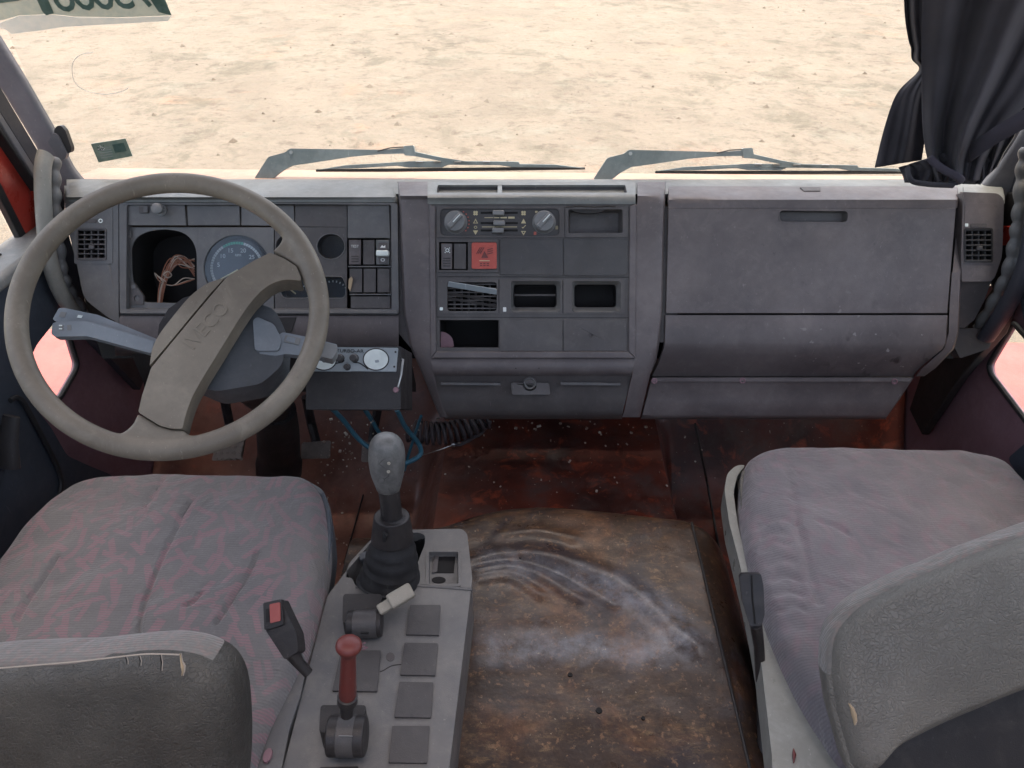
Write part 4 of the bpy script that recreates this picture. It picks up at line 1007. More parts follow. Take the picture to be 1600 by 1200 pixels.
# column and stalks
colm = thing('steering_column', 'grey blue steering column shroud with control stalks behind the wheel', 'steering column', FW.w(0, 0, -.15))
vs, fs = prism(FW, [rp([(300, 505), (335, 475), (392, 470), (428, 482), (446, 515), (442, 570), (408, 600), (335, 612), (288, 592), (275, 560)], 12)], -.13, -.05); obj('shroud', vs, fs, M['column'], colm, bevel=.012, seg=3)
vs, fs = prism(FW, [rp([(395, 500), (402, 495), (428, 506), (440, 530), (436, 548), (398, 548)], 6)], -.13, -.042); obj('shroud_cap', vs, fs, M['stalk'], colm, bevel=.006)
vs, fs = tube([FW.w(.02, .0, -.12), FW.w(.02, .02, -.24), aY(432, 640, 1.45), aY(434, 700, 1.52)], [.075, .055, .035, .03], 16); obj('column_tube', vs, fs, M['dark'], colm)
def stalk(name, poly, h0, h1, kb=0, **k):
    vs, fs = prism(FW, [rp(poly, 3)], h0, h1); return obj(name, vs, fs, M['stalk'], colm, bevel=.004, seg=3, **k)
a = stalk('stalk', [(82, 505), (90, 502), (137, 502), (241, 533), (236, 552), (136, 525), (88, 526), (80, 522)], -.050, -.034)
b = stalk('stalk', [(82, 499), (92, 481), (100, 481), (153, 492), (246, 530), (242, 540), (137, 504), (90, 503)], -.074, -.060)
for x in (97, 101):
    plate('stalk_mark', FW, rc(x-4+4*(x == 101)*2, 508, x+2+8*(x == 101), 516), -.034, -.0334, M['knob'], a, bevel=0)
plate('stalk_mark', FW, [(95, 487), (104, 488), (101, 496), (92, 495)], -.060, -.0594, M['knob'], b, bevel=0)
plate('stalk_mark', FW, [(122, 492), (129, 493), (127, 497), (120, 496)], -.060, -.0594, M['dial'], b, bevel=0)
plate('stalk_mark', FW, rc(92, 507.5, 97, 509.5), -.034, -.0332, M['dial'], a, bevel=0)
plate('stalk_mark', FW, rc(92, 512.5, 97, 514.5), -.034, -.0332, M['dial'], a, bevel=0)
c_ = stalk('stalk', [(404, 552), (424, 530), (442, 519), (478, 526), (527, 538), (526, 550), (519, 561), (478, 556), (446, 553), (430, 556)], -.066, -.048)
plate('stalk_button', FW, [(446, 523), (470, 528), (467, 539), (443, 534)], -.050, -.0455, M['knob'], c_, bevel=.001)
plate('stalk_button', FW, [(449, 525), (462, 528), (460, 536), (446, 532)], -.0455, -.0440, M['stalk'], c_, bevel=.001)
plate('stalk_tip', FW, rp([(505, 534), (527, 539), (526, 550), (519, 561), (500, 557)], 3), -.072, -.044, M['knob'], c_, bevel=.003)
# boot where the column meets the floor
bt = thing('column_boot', 'black rubber boot round the steering column on the footwell floor', 'boot', aY(435, 735, 1.40))
pb = [aY(432, 640, 1.45), aY(434, 668, 1.47), aY(436, 700, 1.50), aY(436, 718, 1.51), aY(436, 722, 1.51), aY(436, 736, 1.52)]
vs, fs = tube(pb, [.045, .050, .052, .053, .058, .058], 24); obj('sleeve', vs, fs, M['dark'], bt, smooth=60)

# ================================================================== pedals
def pedal(label, poly, Y, arm):
    F = Fr(aY(*poly[0], Y), (1, 0, 0), (0, -.75, .66))
    t = thing('pedal', label, 'pedal', F.o, 'footwell pedals')
    p_ = plate('pad', F, rp(poly, 4), -.012, 0, M['pedal'], t, bevel=.002)
    xs = [q[0] for q in poly]; ys = [q[1] for q in poly]
    x0, x1, y0, y1 = min(xs)+7, max(xs)-6, min(ys)+5, max(ys)-3
    for i in range(5):
        for j in range(4):
            x = x0+(x1-x0)*i/4+(j % 2)*2-1; y = y0+(y1-y0)*j/3
            vs, fs = lathe(F.P(x, y), F.n, [(.0042, -.001), (.004, .0025), (.0025, .0025), (.0022, .001), (.0002, .001)], 10); obj('stud', vs, fs, M['pedal'], p_)
    vs, fs = tube([F.P(*arm[0], -.012), F.P(arm[1][0], arm[1][1], -.02), aY(arm[2][0], arm[2][1], Y+.05)], [.012, .012, .012], 8); obj('arm', vs, fs, M['dark'], t)
    return t
pedal('studded clutch pedal seen just inside the wheel rim above the driver seat', [(338, 692), (382, 684), (376, 718), (330, 720)], 1.50, [(360, 690), (358, 660), (350, 620)])
pedal('studded brake pedal beside the black column boot', [(471, 692), (516, 688), (514, 716), (470, 717)], 1.56, [(494, 690), (486, 660), (478, 620)])
pedal('narrow throttle pedal partly hidden behind the gear knob', [(566, 690), (600, 690), (596, 722), (564, 722)], 1.58, [(582, 690), (584, 670), (590, 640)])

# ================================================================== brake tester style box under the dash
FRb = Fr(aY(560, 565, 1.13), (1, 0, .0), (0, -.80, .60))
rd = thing('gauge_box', 'black box with a silver face plate and two white dials below the dashboard', 'gauge box', FRb.o)
plate('case', FRb, rp([(478, 541), (626, 541), (626, 640), (478, 640)], 2), -.14, -.004, M['dark'], rd, bevel=.003)
fpl = plate('face_plate', FRb, rp([(480, 542), (622, 543.5), (619, 581), (478, 580)], 2), -.004, 0, M['bezelmetal'], rd, bevel=.001)
for cx in (587.5, 506):
    plate('dial', FRb, circ(cx, 561.5, 19, 16, 40), .0, .002, M['dial'], fpl, bevel=.0005)
    vs, fs = tube([FRb.P(q.x, q.y, .001) for q in circ(cx, 561.5, 19.5, 16.6, 40)], .0013, 6, closed=True); obj('dial_ring', vs, fs, M['dark'], fpl)
    plate('dial_print', FRb, rp([(cx-2, 563), (cx+4, 562), (cx+5, 566), (cx-1, 567)], 1), .002, .0024, M['bezelmetal'], fpl, bevel=0)
vs, fs = tube([FRb.P(x, y, .001) for x, y in spl([(506, 578), (516, 573), (524, 568), (534, 566), (538, 563)], 4)], .0011, 5); obj('print_line', vs, fs, M['dark'], fpl)
vs, fs = tube([FRb.P(x, y, .001) for x, y in spl([(549, 562), (553, 566), (561, 567), (569, 572), (575, 577)], 4)], .0011, 5); obj('print_line', vs, fs, M['dark'], fpl)
for x, y, r_, h in ((532, 560, .0062, .016), (554.5, 560, .0062, .016), (543, 573.5, .005, .010)):
    vs, fs = lathe(FRb.P(x, y, 0), FRb.n, [(r_*1.2, 0), (r_*1.2, .001), (r_, .002), (r_, h), (r_*.85, h+.001), (.0005, h+.001)], 16); obj('knob', vs, fs, M['rubberpad'], rd)
text('lettering', 'TURBO-AR', FRb, 547, 548.5, .0085, 0, .0006, M['black'], fpl, px=True, sx=1.15)
for x, y in ((618, 550), (616, 573)):
    vs, fs = lathe(FRb.P(x, y), FRb.n, [(.002, 0), (.0018, .0008), (.0003, .0008)], 8); obj('rivet', vs, fs, M['dark'], fpl)
vs, fs = tube([FRb.P(x, y, h) for x, y, h in ((626, 560, -.01), (630, 562, 0), (627, 585, .004), (622, 604, 0), (618, 608, -.01))], .0022, 6); obj('bracket', vs, fs, M['metal'], rd)
plate('nut', FRb, circ(618, 609, 5, 5, 6), -.01, .002, M['mauve'], rd)

# ================================================================== hoses and debris
def hose(label, pts, r_, mat, name='air_hose', cat='hose', grp='loose hoses under the dashboard'):
    P_ = [aY(x, y, Y) for x, y, Y in pts]
    vs, fs = tube(spl(P_, 8), r_, 10); o = obj(name, vs, fs, mat, None, label=label, cat=cat, smooth=60, group=grp); return o
hose('blue air hose running from the gauge box down behind the gear knob', [(514, 634, 1.28), (535, 655, 1.32), (555, 680, 1.34), (572, 696, 1.34), (590, 706, 1.33)], .0055, M['hose'])
hose('short blue air hose between the other two above the gear knob', [(566, 634, 1.30), (580, 655, 1.34), (592, 675, 1.36), (606, 690, 1.38)], .005, M['hose'])
hose('bent dark teal air hose looping right of the gear knob', [(620, 640, 1.30), (634, 668, 1.34), (652, 690, 1.36), (658, 705, 1.36), (652, 715, 1.35), (634, 724, 1.34)], .0055, M['hose'])
hose('thin teal hose crossing behind the bent teal air hose', [(658, 650, 1.40), (648, 680, 1.42), (638, 712, 1.42), (632, 735, 1.42)], .0035, M['hose'])
ct = []
A_, B_ = aY(640, 672, 1.50), aY(762, 650, 1.56); C_ = aY(700, 690, 1.48)
for i in range(14*16+1):
    t = i/(14*16); q = (1-t)**2*A_+2*t*(1-t)*C_+t*t*B_
    a = 2*math.pi*t*14; tg = ((C_-A_)*(1-t)+(B_-C_)*t).normalized()
    up_ = Vector((0, -.5, .86)); up_ = (up_-tg*up_.dot(tg)).normalized(); sd_ = tg.cross(up_)
    ct.append(q+up_*.026*math.cos(a)+sd_*.026*math.sin(a))
vs, fs = tube(ct, .0045, 7); obj('coiled_hose', vs, fs, M['coil'], None, label='black coiled hose lying on the dark floor below the centre stack', cat='hose', smooth=60, group='loose hoses under the dashboard')
cb = thing('cable', 'short dark pink cable end with a metal clip beside the coiled hose', 'cable', onf(735, 695))
vs, fs = tube(spl([onf(708, 699)+Vector((0, 0, .01)), onf(722, 699)+Vector((0, 0, .012)), onf(740, 690)+Vector((0, 0, .014)), onf(752, 684)+Vector((0, 0, .016)), onf(766, 668)+Vector((0, 0, .02))], 6), .0055, 8); obj('sheath', vs, fs, M['coil'], cb)
vs, fs = lathe(onf(708, 699)+Vector((-.004, 0, .01)), (1, .1, 0), [(.006, 0), (.0075, .001), (.0075, .009), (.006, .010)], 12); obj('clip', vs, fs, M['metal'], cb)
vs, fs = tube([onf(706, 700)+Vector((0, 0, .008)), onf(690, 705)+Vector((0, 0, .006)), onf(660, 714)+Vector((0, 0, .006))], .0015, 6); obj('core', vs, fs, M['metal'], cb)
random.seed(11)
mb = MB()
def crumb(p, s):
    vs, fs = boxw(p+Vector((0, 0, s*.3)), s*random.uniform(.6, 1.5), s*random.uniform(.5, 1.1), s*.6, (random.uniform(-1, 1), random.uniform(-1, 1), .1), (random.uniform(-.3, .3), random.uniform(-.3, .3), 1)); mb.add(vs, fs)
for i in range(190):
    r_ = random.random()
    if r_ < .35: x, y = random.uniform(500, 600), random.uniform(650, 740)
    elif r_ < .55: x, y = random.uniform(640, 990), random.gauss(665, 6)
    elif r_ < .8: x, y = random.uniform(490, 600), random.uniform(740, 960)
    else: x, y = random.uniform(640, 1100), random.uniform(660, 770)
    crumb(onf(x, y), random.choice((.002, .003, .003, .004, .006)))
for x, y in ((650, 748), (652, 752), (806, 670), (842, 667), (513, 903), (520, 888), (1009, 668)): crumb(onf(x, y), .008)
kk = NM('crumbs'); kk.color(kk.mix(kk.ramp(kk.noise(30, 2), .4, .6), (.5, .45, .38), (.28, .2, .15))); kk.rough(.9)
mb.out('debris', kk.m, smooth=0, kind='stuff')

# ================================================================== engine cover
ec = thing('engine_cover', 'worn brown mottled vinyl engine cover between the console and passenger seat', 'engine cover', (.1, .7, .2))
ZE = .36
front = spl([aZ(x, y, ZE).xy for x, y in ((600, 830), (690, 812), (735, 798), (790, 785), (850, 783), (920, 787), (1000, 795), (1074, 803))], 6)
def frontY(x):
    if x <= front[0].x: return front[0].y
    for a, b in zip(front, front[1:]):
        if a.x <= x <= b.x: return a.y+(b.y-a.y)*(x-a.x)/max(1e-6, b.x-a.x)
    return front[-1].y-(x-front[-1].x)*1.4
XR = aZ(1078, 805, ZE).x
folds = []   # (polyline on the cover, height, width)
for pts, hh_, ww in (([(748, 876), (790, 868), (850, 870), (905, 884), (960, 905), (1010, 940), (1050, 980), (1085, 1010)], .008, .014),
                     ([(748, 890), (790, 884), (830, 893), (870, 915), (905, 935)], .007, .008),
                     ([(750, 905), (785, 900), (815, 910), (845, 930)], .005, .007),
                     ([(785, 835), (830, 830), (870, 836), (895, 842)], .006, .009),
                     ([(748, 883), (790, 876), (840, 881), (900, 905), (960, 940)], -.006, .008),
                     ([(750, 1010), (830, 1004), (930, 1012), (1040, 1015)], .004, .03)):
    folds.append(([Vector(aZ(x, y, ZE).xy) for x, y in spl(pts, 3)], hh_, ww))
rows = []
for i in range(150):
    t = i/149; row = []
    for j in range(130):
        x = -.34+(XR+.10+.34)*j/129
        fy = frontY(min(x, XR)); y = .18+(fy+.05-.18)*t
        e = max(0, (y-(fy-.045))/.095); z = ZE-.17*(1-math.sqrt(max(0, 1-e*e)))
        if x > XR:
            q = (x-XR)/.10; z -= .02*q+.20*(1-math.sqrt(max(0, 1-q*q)))
        z += .004*noise.noise(Vector((x*6, y*6, 3)))+.0012*noise.noise(Vector((x*25, y*25, 1)))
        p = Vector((x, y))
        for ln, hh_, ww in folds:
            d = sdist(p, ln)
            if d < ww*5: z += hh_*.8*math.exp(-(d/(ww*1.5))**2)
        row.append(Vector((x, y, z)))
    rows.append(row)
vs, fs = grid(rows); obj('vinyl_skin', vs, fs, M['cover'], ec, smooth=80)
edge = [Vector((XR+.0, y, ZE+.001)) for y in [.2+(frontY(XR)-.02-.2)*k_/20 for k_ in range(21)]]
vs, fs = tube(edge, .0028, 8); obj('edge_welt', vs, fs, M['under'], ec)
for x, y, s_ in ((891, 1054, .004), (936, 1110, .005), (1005, 1122, .003), (813, 871, .003)):
    p = aZ(x, y, ZE+.002); vs, fs = lathe(p, (0, 0, 1), [(s_*1.3, -.004), (s_, .0006), (.0003, .0006)], 8); obj('burn_mark', vs, fs, M['black'], ec)

# ================================================================== centre console
ZC = .47
con = thing('centre_console', 'long grey plastic centre console with square blanks, left of the engine cover', 'console', (-.2, .6, .3))
FC = FZ(ZC)
top = [(398, 1420), (545, 905), (600, 828), (728, 826), (735, 838), (738, 912), (742, 945), (690, 1330), (684, 1420)]
top = [(380, 1440), (512, 930), (531, 905), (596, 828), (722, 826), (730, 834), (738, 905), (702, 1200), (672, 1440)]
opening = rp([(540, 902), (545, 880), (584, 838), (625, 834), (655, 832), (664, 836), (664, 850), (655, 872), (648, 893), (640, 908), (590, 912), (556, 916), (550, 903)], [3, 8, 8, 10, 6, 4, 6, 8, 8, 6, 6, 3, 3])
cup = rc(670, 862, 716, 912, 2)
pc = plate('top_shell', FC, [rp(top, [0, 8, 4, 14, 10, 4, 5, 0, 0]), opening, cup], -.18, 0, M['console'], con, bevel=.009, seg=4)
# ridge between the front and rear fields
vs, fs = tube([FC.P(x, y, -.001) for x, y in ((556, 918), (600, 917), (640, 915), (690, 918), (738, 922))], .004, 8, .8); obj('ridge', vs, fs, M['console'], con)
vs, fs = pocket(FC, opening, -.001, -.12, .9); obj('lever_well', vs, fs, M['black'], con)
vs, fs = pocket(FC, cup, -.001, -.012, .94); obj('coin_tray', vs, fs, M['console'], con)
plate('tray_rim', FC, [rc(665, 857, 720, 916, 3), rc(670, 862, 716, 912, 2)], -.004, .0015, M['console'], con, bevel=.001)
vs, fs = pocket(FC, [(676, 864), (713, 864), (710, 900), (672, 900)], -.0105, -.06, .9)
plate('tray_hole', FC, [(679, 865), (712, 865), (709, 895), (675, 895)], -.012, -.0110, M['black'], con, bevel=0)
plate('tray_slope', FC, [(679, 865), (686, 865), (683, 893), (675, 895)], -.011, -.0085, M['panel'], con, bevel=.001)
plate('tray_hole', FC, circ(685.5, 906, 11, 5, 20), -.012, -.0108, M['black'], con, bevel=0)
for q in ([(641, 945), (688, 945), (686, 992), (634, 991)], [(632, 1004), (684, 1005), (680, 1055), (625, 1054)], [(624, 1065), (677, 1066), (673, 1121), (616, 1120)], [(613, 1134), (671, 1134), (667, 1192), (607, 1191)], [(604, 1206), (664, 1206), (660, 1270), (597, 1270)], [(533, 1016), (595, 1016), (589, 1080), (519, 1079)]):
    plate('blank_cover', FC, rp(q, 1.5), -.002, .0035, M['rubberpad'], con, bevel=.001)
plate('blank_cover', FC, [(500, 1198), (560, 1197), (556, 1230), (492, 1230)], -.002, .0015, M['dark'], con, bevel=.001)
plate('round_plug', FC, circ(610, 1026, 7, 7, 20), -.001, .0008, M['panel'], con, bevel=.0003)
vs, fs = tube([FC.P(x, y, .0004) for x, y in spl([(593, 1050), (600, 1047), (610, 1041), (618, 1039), (627, 1038)], 4)], .0007, 5); obj('crack', vs, fs, M['under'], con)
vs, fs = tube([FC.P(x, y, .0006) for x, y in ((571, 1004), (563, 1009), (574, 1012), (566, 1016))], .0018, 5); obj('scuff', vs, fs, M['mauve'], con)
vs, fs = lathe(aX(741, 890, FC.P(740, 890).x+.001), (1, 0, 0), [(.006, -.004), (.006, .003), (.0003, .003)], 12); obj('side_screw', vs, fs, M['black'], con)
vs, fs = boxw(FC.P(573, 869, -.006), .028, .016, .012, (1, .6, 0)); obj('hinge_tab', vs, fs, M['column'], con, bevel=.003)

# gear lever
gl_ = thing('gear_lever', 'tall gear lever with a worn grey leather knob and ribbed rubber boot', 'gear lever', FC.P(612, 900))
B0 = FC.P(611, 903, -.03)
TP = lambda x, y, Y: aY(x, y, Y)
base = FC.P(611, 905, 0)
Yb = base.y
def lp(x, y, dy): return aY(x, y, Yb+dy)
prof = [(608, 916, -.005, .058), (609, 908, 0, .056), (609, 903, 0, .049), (610, 897, .001, .051), (610, 890, .002, .044), (611, 884, .003, .048), (612, 877, .004, .041), (612, 870, .005, .045), (613, 862, .007, .038), (613, 856, .008, .040), (613, 848, .010, .033), (613, 838, .012, .033), (613, 826, .014, .030), (613, 812, .016, .026), (612, 806, .018, .0265)]
vs, fs = tube([lp(x, y, d) for x, y, d, r_ in prof], [q[3] for q in prof], 28)
boot = obj('boot', vs, fs, M['rubber'], gl_, smooth=60, subsurf=1)
vs, fs = tube([lp(613, 842, .011), lp(612, 806, .018)], [.0345, .0285], 24); obj('boot_collar', vs, fs, M['dark'], gl_, bevel=.002)
vs, fs = tube([lp(600, 846, -.025), lp(602, 836, -.022), lp(598, 830, -.02)], [.003, .005, .001], 6); obj('boot_tear', vs, fs, M['black'], gl_)
vs, fs = tube([lp(612, 810, .017), lp(610, 785, .022), lp(607, 760, .027)], [.0175, .0165, .0170], 16); obj('shaft', vs, fs, M['dark'], gl_)
vs, fs = tube([lp(598.5, 805, .007), lp(597, 768, .018)], [.003, .003], 6); obj('shaft_rib', vs, fs, M['under'], gl_)
kp_ = [(607, 768, .026, .014), (607, 765, .027, .0185), (606.5, 758, .028, .020), (606, 748, .030, .0235), (605, 735, .032, .027), (604.5, 720, .034, .0285), (604, 706, .037, .0285), (604, 694, .039, .0262), (604.5, 686, .041, .0215), (605, 681, .042, .015), (605, 678.5, .0425, .006)]
vs, fs = tube([lp(x, y, d) for x, y, d, r_ in kp_], [q[3] for q in kp_], 28)
kk = NM('worn knob leather'); cc2 = kk.mix(kk.ramp(kk.noise(28, 5, .7), .42, .62), (.10, .098, .094), (.17, .167, .158)); vv = kk.n('TexVoronoi', feature='DISTANCE_TO_EDGE'); vv.inputs['Scale'].default_value = 42; kk.l(kk.tc.outputs['Object'], vv.inputs['Vector'])
cc2 = kk.mix(kk.math('MULTIPLY', kk.ramp(vv.outputs[0], .0, .035, 1, 0), kk.ramp(kk.noise(20, 3), .5, .58)), cc2, (.02, .018, .018)); kk.color(cc2); kk.rough(.48); kk.bump(kk.noise(50, 4), .3, .002)
kb = obj('knob', vs, fs, kk.m, gl_, smooth=70, subsurf=1)
for x, y in ((607.5, 724), (607, 737)):
    vs, fs = lathe(lp(x, y, .034-.0275), (0, -1, .35), [(.0028, 0), (.002, .0012), (.0003, .0012)], 10); obj('knob_pin', vs, fs, M['beige'], kb)

# hand valves on the console
def body(F, poly, h1, mat, parent, name='housing', bevel=.010):
    vs, fs = prism(F, [rp(poly, 6)], -.001, h1, href=0); return obj(name, vs, fs, mat, parent, bevel=bevel, seg=4)
hv = thing('hand_valve', 'black hand valve with a short beige lever on the console front', 'valve lever', FC.P(570, 970))
body(FC, [(540, 950), (600, 950), (598, 996), (539, 996)], .034, M['dark'], hv)
vs, fs = tube([FC.P(543, 975, .022), FC.P(597, 974, .022)], .020, 22); obj('barrel', vs, fs, M['dark'], hv, bevel=.002)
vs, fs = tube([FC.P(553, 975, .022), FC.P(590, 974, .022)], .0215, 22); obj('lever_hub', vs, fs, M['rubberpad'], hv, bevel=.001)
a, b = FC.P(588, 958, .036), FC.P(641, 921, .070)
fr_ = Fr(a, (b-a), WN)
vs, fs = boxw(a+(b-a)*.32, .030, .017, .010, (b-a), (0, -.5, .86)); obj('lever_arm', vs, fs, M['beige'], hv, bevel=.003)
vs, fs = boxw(a+(b-a)*.72, .040, .024, .014, (b-a), (0, -.5, .86)); obj('lever_grip', vs, fs, M['beige'], hv, bevel=.004, seg=3)
for dx, dy in ((0, -12), (0, 15)):
    vs, fs = boxw(FC.P(570+dx, 974+dy, .040), .012, .003, .002); obj('slot', vs, fs, M['black'], hv)
pbk = thing('parking_brake', 'glossy black brake valve with a tall worn red knob', 'parking brake', FC.P(542, 1150))
body(FC, [(507, 1128), (577, 1128), (572, 1172), (505, 1171)], .040, M['dark'], pbk, bevel=.013)
vs, fs = tube([FC.P(513, 1150, .030), FC.P(572, 1150, .030)], .026, 24); obj('barrel', vs, fs, M['dark'], pbk, bevel=.003)
vs, fs = tube([FC.P(529, 1150, .030), FC.P(556, 1150, .030)], .0268, 24); obj('lever_hub', vs, fs, M['rubberpad'], pbk, bevel=.001)
Yp = FC.P(542, 1150, .03).y+.006
q0 = aY(542, 1102, Yp); q1 = aY(543, 1085, Yp+.001); q2 = aY(544, 1030, Yp+.006); q3 = aY(545, 1008, Yp+.008)
ax = (q3-q1).normalized()
vs, fs = tube([aY(542, 1118, Yp-.004), q0, q1], [.008, .0095, .011], 14); obj('rod', vs, fs, M['dark'], pbk)
Lk = (q3-q1).length
vs, fs = lathe(q1, ax, [(.0105, -.004), (.0112, 0), (.0108, Lk*.2), (.0096, Lk*.55), (.0092, Lk*.8), (.0100, Lk*.88), (.0148, Lk*.94), (.0162, Lk*.98), (.0156, Lk*1.02), (.0125, Lk*1.055), (.004, Lk*1.07)], 28); obj('knob', vs, fs, M['redknob'], pbk, smooth=60)
vs, fs = lathe(q1-ax*.010, ax, [(.0115, -.006), (.013, -.005), (.013, .006), (.0115, .007)], 20); obj('lock_collar', vs, fs, M['dark'], pbk)
for dx in (-22, 24):
    vs, fs = boxw(FC.P(542+dx, 1130, .046), .003, .012, .002); obj('slot', vs, fs, M['black'], pbk)
vs, fs = boxw(FC.P(540, 1150, .0565), .018, .0012, .001); obj('seam_line', vs, fs, M['knob'], pbk)

# ================================================================== seats
def seatback_frame(pts, Yc, tilt):
    return Fr(aY(pts[0], pts[1], Yc), (1, 0, 0), (0, -math.cos(tilt), math.sin(tilt)))
ds = thing('driver_seat', 'driver seat in grey fabric with pink dashes and a torn dark vinyl back', 'seat', (-.56, .75, .1))
FS = FZ(.50)
outl = spl([(-95, 990), (-40, 900), (0, 850), (45, 798), (90, 757), (130, 739), (180, 732), (260, 729), (350, 729), (440, 730), (480, 736), (501, 758), (510, 800), (512, 850), (505, 900), (493, 960), (478, 1010), (450, 1070), (420, 1130), (395, 1200), (370, 1280), (120, 1330), (-120, 1290), (-130, 1120)], 12, closed=True)
sms = [[(330, 742), (310, 780), (296, 800), (275, 850), (258, 890), (240, 930), (228, 968), (222, 1010)], [(262, 742), (240, 775), (228, 800)], [(404, 872), (388, 912), (372, 936), (340, 984)], [(92, 880), (70, 915), (48, 945), (32, 976)], [(318, 940), (306, 955), (296, 960)]]
vs, fs = pillow(FS, outl, .022, .055, edge=.13, rings=110, seams=[spl(s, 3) for s in sms], seam_d=.0065, seam_w=.0042, lump=.012, seed=3, ctr=aZ(210, 960, .5).xy)
cu = obj('cushion', vs, fs, M['fabric'], ds, smooth=75)
side = [aZ(x, y, .470) for x, y in ((500, 752), (511, 772), (517, 800), (519, 850), (512, 900), (500, 960), (484, 1012), (458, 1070), (430, 1130), (405, 1200))]
# dark blue welt round the right edge
vs, fs = tube(spl([aZ(x, y, .468) for x, y in ((503, 772), (511.5, 800), (514, 850), (506, 900), (494, 960), (479, 1010), (452, 1070))], 4), .004, 8); obj('piping', vs, fs, M['shieldblue'], ds)
pan = [(470, 745), (505, 765), (517, 795), (521, 840), (512, 910), (495, 980), (481, 1030), (478, 1060), (458, 1130), (440, 1200), (430, 1260), (200, 1300), (-80, 1250), (-80, 1000), (60, 800), (160, 750)]
plate('seat_pan', FZ(.44), rp(pan, 10), -.06, 0, M['shieldblue'], ds, bevel=.008, seg=3)
sh = [(478, 1042), (470, 1030), (455, 1050), (420, 1085), (385, 1115), (375, 1160), (360, 1260), (425, 1260), (440, 1200), (452, 1140), (470, 1085)]
plate('side_shield', FZ(.475), rp(sh, 8), -.16, 0, M['console'], ds, bevel=.012, seg=4)
vs, fs = lathe(aZ(418, 1180, .478), (0, 0, 1), [(.006, -.002), (.0055, .0008), (.0003, .0008)], 10, sy=1.8); obj('bolt', vs, fs, M['mauve'], ds)
vs, fs = boxw((-.55, .72, .24), .36, .40, .30); obj('base', vs, fs, M['dark'], ds, bevel=.01)
# back rest: vinyl shell towards the camera, fabric wrapped over the top
FBk = Fr(aY(200, 1060, .50), (1, 0, 0), (0, -math.cos(R(20)), math.sin(R(20))))
bo = spl([(-120, 1040), (-40, 1036), (30, 1031), (90, 1028), (150, 1022), (200, 1018), (250, 1012), (290, 1014), (330, 1022), (362, 1042), (380, 1075), (386, 1130), (384, 1200), (376, 1280)], 6)+[Vector((360, 1420)), Vector((100, 1480)), Vector((-160, 1460)), Vector((-190, 1300)), Vector((-180, 1100))]
bf = spl([(-120, 1024), (-40, 1019), (30, 1014), (90, 1012), (150, 1010), (200, 1004), (250, 1000), (290, 1001), (330, 1010), (366, 1032), (383, 1070), (388, 1130), (387, 1200), (378, 1280)], 6)+[Vector((360, 1420)), Vector((100, 1480)), Vector((-160, 1460)), Vector((-190, 1300)), Vector((-180, 1085))]
def seat_back(F, bf, depth, ntop, cpx, seat, mat_v, lbl, inset=.985):
    L2 = [Vector(F.px(q.x, q.y, -depth)) for q in bf]; n = len(L2); cen = Vector(F.px(*cpx, 0))
    vs, fs = pillow(F, [cen+(q-cen)*(inset if inset < .98 or q.x < cen.x-.02 else min(.998, inset+.02*(q.x-cen.x+.02)/.1)) for q in L2], .012, .026, edge=.16, rings=40, lump=.004, seed=9, p=2.0, px=False, ctr=cen)
    o = obj('back_shell', vs, fs, mat_v, seat, smooth=70, label=lbl)
    vs = []; prof = ((.95, -.016), (.99, -.018), (1.0, -.028), (1.0, -depth), (.985, -depth-.02), (.94, -depth-.035), (.5, -depth-.04), (.02, -depth-.042))
    for sc_, h in prof: vs += [F.w(cen.x+(q.x-cen.x)*sc_, cen.y+(q.y-cen.y)*sc_, h+.002*noise.noise(Vector((q.x*20, q.y*20, 1)))) for q in L2]
    fa, fb_ = [], []
    for i in range(7):
        for k_ in range(n): (fa if k_ < ntop else fb_).append((i*n+k_, i*n+(k_+1) % n, (i+1)*n+(k_+1) % n, (i+1)*n+k_))
    obj('back_fabric', vs, fa, M['fabricedge'], seat, smooth=70)
    obj('back_side', vs, fb_, mat_v, seat, smooth=70)
    return o
vb = seat_back(FBk, bf, .045, 50, (120, 1240), ds, M['vinyl'], 'dark cracked vinyl back with a small tear')
# stitching thread and tears
vs, fs = tube(spl([FBk.P(x, y, .000) for x, y in ((-40, 1047), (0, 1044), (60, 1039), (120, 1034), (180, 1027), (230, 1022), (280, 1023))], 4), .0009, 5); obj('stitching', vs, fs, M['wirew'], ds)
def tear(F, pts, h, parent, inner):
    vs, fs = tube([F.P(x, y, h) for x, y, r_ in pts], [q[2] for q in pts], 8, .5, up=F.n); t = obj('tear', vs, fs, inner, parent)
    vs, fs = tube([F.P(x+2.2, y, h+.0008) for x, y, r_ in pts], [max(.0004, q[2]*.35) for q in pts], 6, .6); obj('tear_edge', vs, fs, M['wirew'], t)
tear(FBk, [(281, 1021, .0005), (283, 1032, .0016), (286, 1040, .004), (286, 1048, .0022), (284, 1056, .0006)], .0085, ds, M['foam'])
tear(FBk, [(250, 1023, .0005), (252, 1035, .0013), (251, 1048, .0005)], .0085, ds, M['black'])
tear(FBk, [(217, 1025, .0004), (219, 1033, .0009), (218, 1040, .0004)], .0075, ds, M['black'])
tear(FBk, [(196, 1026, .0004), (198, 1033, .0007), (198, 1038, .0003)], .007, ds, M['black'])

